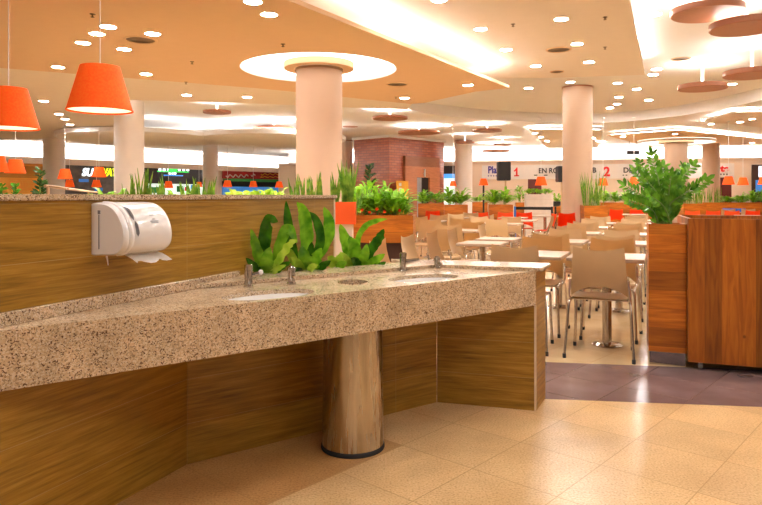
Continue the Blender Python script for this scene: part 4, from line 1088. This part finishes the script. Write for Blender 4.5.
# sandwich shop
t = shop('shopfront', LO, LD, LA, 64, 118, 'dark slatted shopfront with a lit white and yellow SUBWAY sign')
pane(t, LO, LD, 62, 120, 164.5, 220, 'slate_panel', 'facing')
sg = bpy.data.objects.new('sign', None); COL.objects.link(sg); sg.parent = t
wtext(sg, LO, LD, 81, 175.6, 7.4, 'SUB', 'sign_glow_white', shear=.25, bold=.015, wpx=16)
wtext(sg, LO, LD, 98, 175.6, 7.4, 'WAY', 'sign_glow_yellow', shear=.25, bold=.015, wpx=18)
pane(t, LO, LD, 78, 88, 179, 182, 'menu_blue', 'lit_board', -.075)
pane(t, LO, LD, 94, 102, 188, 191, 'menu_blue', 'lit_board', -.075)
# dark shop with green sign
t = shop('shopfront', LO, LD, LA, 144, 205, 'black shopfront with a lit white and green sign')
pane(t, LO, LD, 142, 207, 166, 184, 'sign_dark', 'facing'); pane(t, LO, LD, 142, 207, 184, 220, 'shop_glow', 'counter_front', -.05)
sg = bpy.data.objects.new('sign', None); COL.objects.link(sg); sg.parent = t
for px in (158, 162.2, 166.4, 177.5, 181.7, 185.9): pane(sg, LO, LD, px, px+2.2, 168.2, 171.0, 'sign_glow_white', 'letter', -.085)
pane(sg, LO, LD, 156.5, 188, 171.2, 172.2, 'sign_glow_green', 'underline', -.085)
bm = bmesh.new(); s0, z = zat(LO, LD, 172, 170); ee = []
for k in range(15):
    tt = k/14; ee.append(Vector((s0-.32+.64*tt, -.09, z-.08+.18*tt)))
leaf(bm, ee, .30, Vector((0, -1, 0)), fold=0); link('leaf_emblem', bm, 'sign_glow_green', sg)
for px in (168.3, 170.9, 173.5): pane(sg, LO, LD, px, px+1.7, 172.6, 174.4, 'sign_glow_white', 'letter', -.085)
pane(sg, LO, LD, 163, 182, 175, 175.9, 'sign_glow_blue', 'underline', -.085)
for i, (a, b, y0, y1, mm) in enumerate(((150, 160, 187, 193, 'sign_green'), (176, 182, 186, 192, 'sign_green'), (184, 187, 187, 191, 'text_red'), (190, 196, 185, 189, 'menu_blue'))): pane(t, LO, LD, a, b, y0, y1, mm, 'menu_board', -.07)
# red shop
t = shop('shopfront', LO, LD, LA, 221, 296, 'red shopfront with white script and yellow sign writing')
pane(t, LO, LD, 222, 300, 168.2, 179.3, 'sign_red', 'facing'); pane(t, LO, LD, 223, 300, 179.3, 182, 'sign_green', 'awning', -.12)
pane(t, LO, LD, 222, 300, 182, 187, 'sign_dark', 'opening', -.05); pane(t, LO, LD, 222, 300, 187, 220, 'menu_blue', 'counter_front', -.10)
sg = bpy.data.objects.new('sign', None); COL.objects.link(sg); sg.parent = t
def scribble(px0, px1, y, amp, mat, r=.03, n=9, name='script_lettering'):
    bm = bmesh.new(); P = []
    for k in range(n):
        px = px0+(px1-px0)*k/(n-1); s0, z = zat(LO, LD, px, y+amp*sin(k*2.1)); P.append(Vector((s0, -.09, z)))
    tube(bm, curve(P, 5), r, 6); link(name, bm, mat, sg, smooth=60)
scribble(225, 247, 176, 1.4, 'sign_white', .03, 13); scribble(250, 254, 175.3, 1.2, 'sign_white', .03, 4)
scribble(260, 288, 174.3, .8, 'sign_yellow', .028, 17); scribble(260, 288, 177, .5, 'sign_yellow', .028, 17); scribble(266, 276, 170.8, 1.0, 'sign_yellow', .025, 6)
# long white sign on the far right wall
t = thing('wall_sign', 'long white wall sign with black words and red numbers 1 and 2', 'sign', (RO.x, RO.y, 0), RA)
pane(t, RO, RD, 482, 703, 164.3, 178.8, 'sign_white', 'board', -.06)
wtext(t, RO, RD, 488, 173.2, 6.8, 'Play', 'text_blue', bold=.012, wpx=12)
s0, z0_ = zat(RO, RD, 513.8, 176.4); h_ = .42; bm = bmesh.new()
prism(bm, [(0, .27*h_/.42), (.03, .22), (.10, .27), (.10, .06), (.02, .06), (.02, 0), (.25, 0), (.25, .06), (.18, .06), (.18, h_), (.12, h_), (.08, .34)], .0, .015)
for v in bm.verts: v.co = Vector((s0+v.co.x, -.062-v.co.z, z0_+v.co.y))
link('lettering', bm, 'text_red', t)
wtext(t, RO, RD, 538.5, 173.2, 5.0, 'EN ROL', 'text_black', bold=.008, wpx=23)
wtext(t, RO, RD, 592, 172.6, 5.0, 'B', 'text_black', bold=.008)
wtext(t, RO, RD, 603.5, 176, 9.0, '2', 'text_red', bold=.02, wpx=6.5)
wtext(t, RO, RD, 623, 172.6, 5.0, 'DE PER', 'text_black', bold=.008, wpx=24)
wtext(t, RO, RD, 664, 172.6, 5.0, 'U', 'text_black', bold=.008)
for px, w in ((534, 3.5), (544, 3.5), (556, 2.5), (622.5, 1.6), (625.5, 1.8), (636, 2)): pane(t, RO, RD, px, px+w, 174.7, 175.7, 'text_black', 'small_print', -.065)
for k in range(5): pane(t, RO, RD, 488+k*2.6, 489.2+k*2.6, 175.4, 176.4, 'text_blue', 'small_print', -.065)
t = thing('wall_sign', 'small white sign board with red letters beside the far tan pillar', 'sign', (RO.x, RO.y, 0), RA)
pane(t, RO, RD, 704, 734, 163.5, 177, 'sign_white', 'board', -.06)
wtext(t, RO, RD, 712, 171.5, 6, 'arte', 'text_red', bold=.02, wpx=17)
for k in range(4): pane(t, RO, RD, 717+k*3, 718.3+k*3, 173.6, 175, 'text_black', 'small_print', -.065)
for i, (a, b, y0) in enumerate(((528, 541.5, 179), (718.5, 731.5, 177.5))):
    o = thing(f'door_{i+1}', ('dark red doorway below the long white sign', 'dark red doorway below the small red-lettered sign')[i], 'door', (RO.x, RO.y, 0), RA, kind='structure')
    pane(o, RO, RD, a, b, y0, 230, 'door_red', 'leaf', -.02)
t = thing('shopfront', 'brown-framed shop with lit screens at the far right', 'shop', (RO.x, RO.y, 0), RA, 'shopfronts')
pane(t, RO, RD, 751.5, 800, 164.5, 230, 'dark_cabinet', 'facing', -.10); pane(t, RO, RD, 758, 800, 166, 177, 'screen_white', 'screen', -.13); pane(t, RO, RD, 755, 800, 180, 192, 'menu_blue', 'screen', -.13)
for k in range(5): pane(t, RO, RD, 759.5+k*.0, 763, 167.2+k*2, 168.0+k*2, 'text_blue', 'screen_text', -.135)
t = thing('shopfront', 'blue-lit shop seen between the brick kiosk and the white pillar', 'shop', (RO.x, RO.y, 0), RA, 'shopfronts')
pane(t, RO, RD, 440, 455.5, 166, 174, 'sign_dark', 'awning', -.2); pane(t, RO, RD, 440, 455.5, 174, 178.5, 'sign_glow_blue', 'sign', -.18); pane(t, RO, RD, 440, 455.5, 178.5, 230, 'shop_glow', 'glazing', -.05)

# brick kiosk
kc = Vector((.305, 25.0)); k1 = Vector((2.64, 27.5)); k0 = Vector((-.88, 26.3))
ex = (k1-kc).normalized(); ey = (k0-kc).normalized()
kk = thing('brick_kiosk', 'glazed red brick kiosk with a wood-panelled doorway', 'kiosk', (kc.x, kc.y, 0), atan2(ex.y, ex.x))
kl = (k1-kc).length
bm = bmesh.new(); box(bm, 0, kl, 0, 1.9, 0, 3.46); link('brick_wall', bm, 'brick', kk)
bm = bmesh.new(); box(bm, -.06, kl+.06, -.06, 1.96, 3.4605, 3.5495); link('cap', bm, 'ceiling_pure', kk)
def kpx(px): return on_wall(kc, ex, px)
def kz(px, py): s = kpx(px); return CH-(py-HY)/F*(kc.y+ex.y*s)
bm = bmesh.new(); x0, x1, xr = kpx(403), kpx(437.5), kpx(414.8); xq = kpx(427.5)
zt, zd = kz(420, 157), kz(420, 177.5)
box(bm, x0, x1, -.12, -.001, zd, zt); box(bm, x0, xr, -.12, -.001, 0, zd); box(bm, xq, x1, -.12, -.001, 0, zd)
link('door_surround', bm, 'panel_veneer', kk)
bm = bmesh.new(); box(bm, xr+.002, xq-.002, -.04, -.001, 0, zd-.002); dd = link('door', bm, 'door_dark', kk)
bm = bmesh.new(); box(bm, xr+.002, xr+.30, -.10, -.045, 0, zd-.01); link('door_leaf', bm, 'label_grey', dd)
bm = bmesh.new(); lathe(bm, [(0, -.02), (.035, -.02), (.035, .30), (0, .30)], 12, M=Matrix.Translation((kpx(421.5), -.17, kz(421.5, 176.5)))); box(bm, kpx(421.5)-.02, kpx(421.5)+.02, -.17, -.121, kz(421.5, 174), kz(421.5, 173)); link('wall_lamp', bm, 'white_metal', kk)
t = thing('banner_sign', 'yellow upright sign with white lettering before the brick kiosk', 'sign', (kc.x, kc.y, 0), atan2(ex.y, ex.x))
b0, b1 = kpx(391), kpx(402.5); bm = bmesh.new(); box(bm, b0, b1, -.30, -.26, .06, kz(397, 181)); link('board', bm, 'sign_yellow', t)
bm = bmesh.new(); box(bm, b0+.02, b1-.02, -.40, -.16, 0, .0595); link('foot', bm, 'vent_dark', t)
for k in range(4): bm = bmesh.new(); zz_ = kz(397, 182.5)-.14-.19*k; box(bm, b0+.12, b0+.26+.02*(k % 2), -.305, -.3005, zz_, zz_+.12); link('letter', bm, 'sign_white', t)

# pale tiled kiosk, loudspeakers, barrier
kp = thing('tiled_counter', 'pale tiled service counter with greenery on top under the far wall sign', 'counter', at(539.5, 211, 19.5).xy.to_3d(), YAW*.3)
bm = bmesh.new(); box(bm, -.40, .40, 0, .5, 0, 1.27); link('body', bm, 'white_tile', kp)
bm = bmesh.new()
for k in range(1, 9): box(bm, -.402, .402, -.003, 0, .14*k, .14*k+.006)
link('tile_joints', bm, 'fascia', kp)
for j in range(3): bush((4.72+.24*j-.24, 19.72, 1.275), .14, .12, .12, f'low green plant, {ORD[j]} from the left on top of the pale tiled counter', n=30, ll=.18, lw=.07, seed=400+j, group='plants on the tiled counter')
def speaker(px0, px1, y0, y1, Y, label):
    a = at(px0, y1, Y); b = at(px1, y0, Y); w, h = b.x-a.x, b.z-a.z
    t = thing('loudspeaker', label, 'loudspeaker', ((a.x+b.x)/2, Y, 0), 0, 'black loudspeakers on poles')
    bm = bmesh.new(); box(bm, -w/2, w/2, 0, .35, a.z, b.z); bevel(bm, .02, 2); link('cabinet', bm, 'black_plastic', t)
    bm = bmesh.new(); box(bm, -w*.42, w*.42, -.008, .0, a.z+.04, b.z-.04); link('grille', bm, 'rubber', t)
    bm = bmesh.new(); tube(bm, [(w*.15, .17, .03), (w*.15, .17, a.z+.02)], .03, 10); link('pole', bm, 'rail_wood', t)
    bm = bmesh.new(); lathe(bm, [(0, 0), (.22, 0), (.22, .02), (.04, .05), (0, .05)], 24, c=(w*.15, .17)); link('base', bm, 'black_plastic', t, smooth=40)
speaker(498.5, 511, 161.5, 180.5, 20, 'black loudspeaker on a pole in front of the long white sign')
speaker(558.5, 566, 166, 182, 18.5, 'black loudspeaker half hidden by the tan column')
br = thing('belt_barrier', 'black belt barrier with a blue-topped post before the pale tiled counter', 'barrier', (0, 0, 0))
a, b = at(515, 207, 18.3), at(552, 207, 17.8); a.z = b.z = 0
for q, mm in ((a, 'blue_plastic'), (b, 'black_plastic')):
    bm = bmesh.new(); lathe(bm, [(0, 0), (.16, 0), (.16, .02), (.03, .04), (.03, .93), (0, .93)], 20, c=(q.x, q.y)); link('post', bm, mm, br, smooth=40)
bm = bmesh.new(); d = (b-a).normalized(); n = Vector((-d.y, d.x, 0))*.006; prism(bm, [(a-n).xy, (b-n).xy, (b+n).xy, (a+n).xy], .84, .92); link('belt', bm, 'black_plastic', br)
# black round-bowl stand by the column
bs = thing('bowl_stand', 'black round bowl on a stand between the tiled counter and the tan column', 'stand', at(555.5, 210, 20.5).xy.to_3d())
bm = bmesh.new(); lathe(bm, [(0, .88), (.12, .90), (.20, .98), (.21, 1.05), (.19, 1.05), (.10, .95), (0, .93)], 24); link('bowl', bm, 'black_plastic', bs, smooth=40)
bm = bmesh.new(); lathe(bm, [(0, 0), (.15, 0), (.15, .02), (.03, .03), (.03, .8805), (0, .8805)], 20); link('stem', bm, 'black_plastic', bs, smooth=40)
# emergency / hanging signs under the far cove
for i, (px, py, Y) in enumerate(((633.5, 152.5, 26), (83, 128+25, 25))):
    if i: break
    p = at(px, py, Y); t = thing('hanging_sign', 'small black hanging box in front of the far bright cove', 'sign', p)
    bm = bmesh.new(); box(bm, -.24, .24, 0, .1, -.075, .075); link('box', bm, 'black_plastic', t)
    bm = bmesh.new(); tube(bm, [(-.15, .05, .075), (-.15, .05, 3.549-p.z)], .008, 6); link('hanger', bm, 'black_plastic', t); bm = bmesh.new(); tube(bm, [(.15, .05, .075), (.15, .05, 3.549-p.z)], .008, 6); link('hanger', bm, 'black_plastic', t)

# ------------------------------------------------------------------ world, camera, view
w = bpy.data.worlds.new('World'); S.world = w; w.use_nodes = True
bg = w.node_tree.nodes['Background']; bg.inputs['Color'].default_value = (1.0, .95, .90, 1); bg.inputs['Strength'].default_value = .08
cam = bpy.data.cameras.new('Camera'); co = bpy.data.objects.new('Camera', cam); COL.objects.link(co)
co.location = (0, 0, CH); co.rotation_euler = (pi/2, 0, 0)
cam.sensor_fit = 'HORIZONTAL'; cam.sensor_width = 36; cam.lens = 36*F/762; cam.shift_y = -(252.5-HY)/762; cam.clip_start = .05; cam.clip_end = 200
S.camera = co
S.view_settings.view_transform = 'Standard'; S.view_settings.look = 'None'; S.view_settings.exposure = .1; S.view_settings.gamma = 1; S.view_settings.use_curve_mapping = False
S.cycles.max_bounces = 8; S.cycles.diffuse_bounces = 5; S.cycles.use_denoising = True; S.cycles.sample_clamp_indirect = 8; S.cycles.caustics_reflective = False
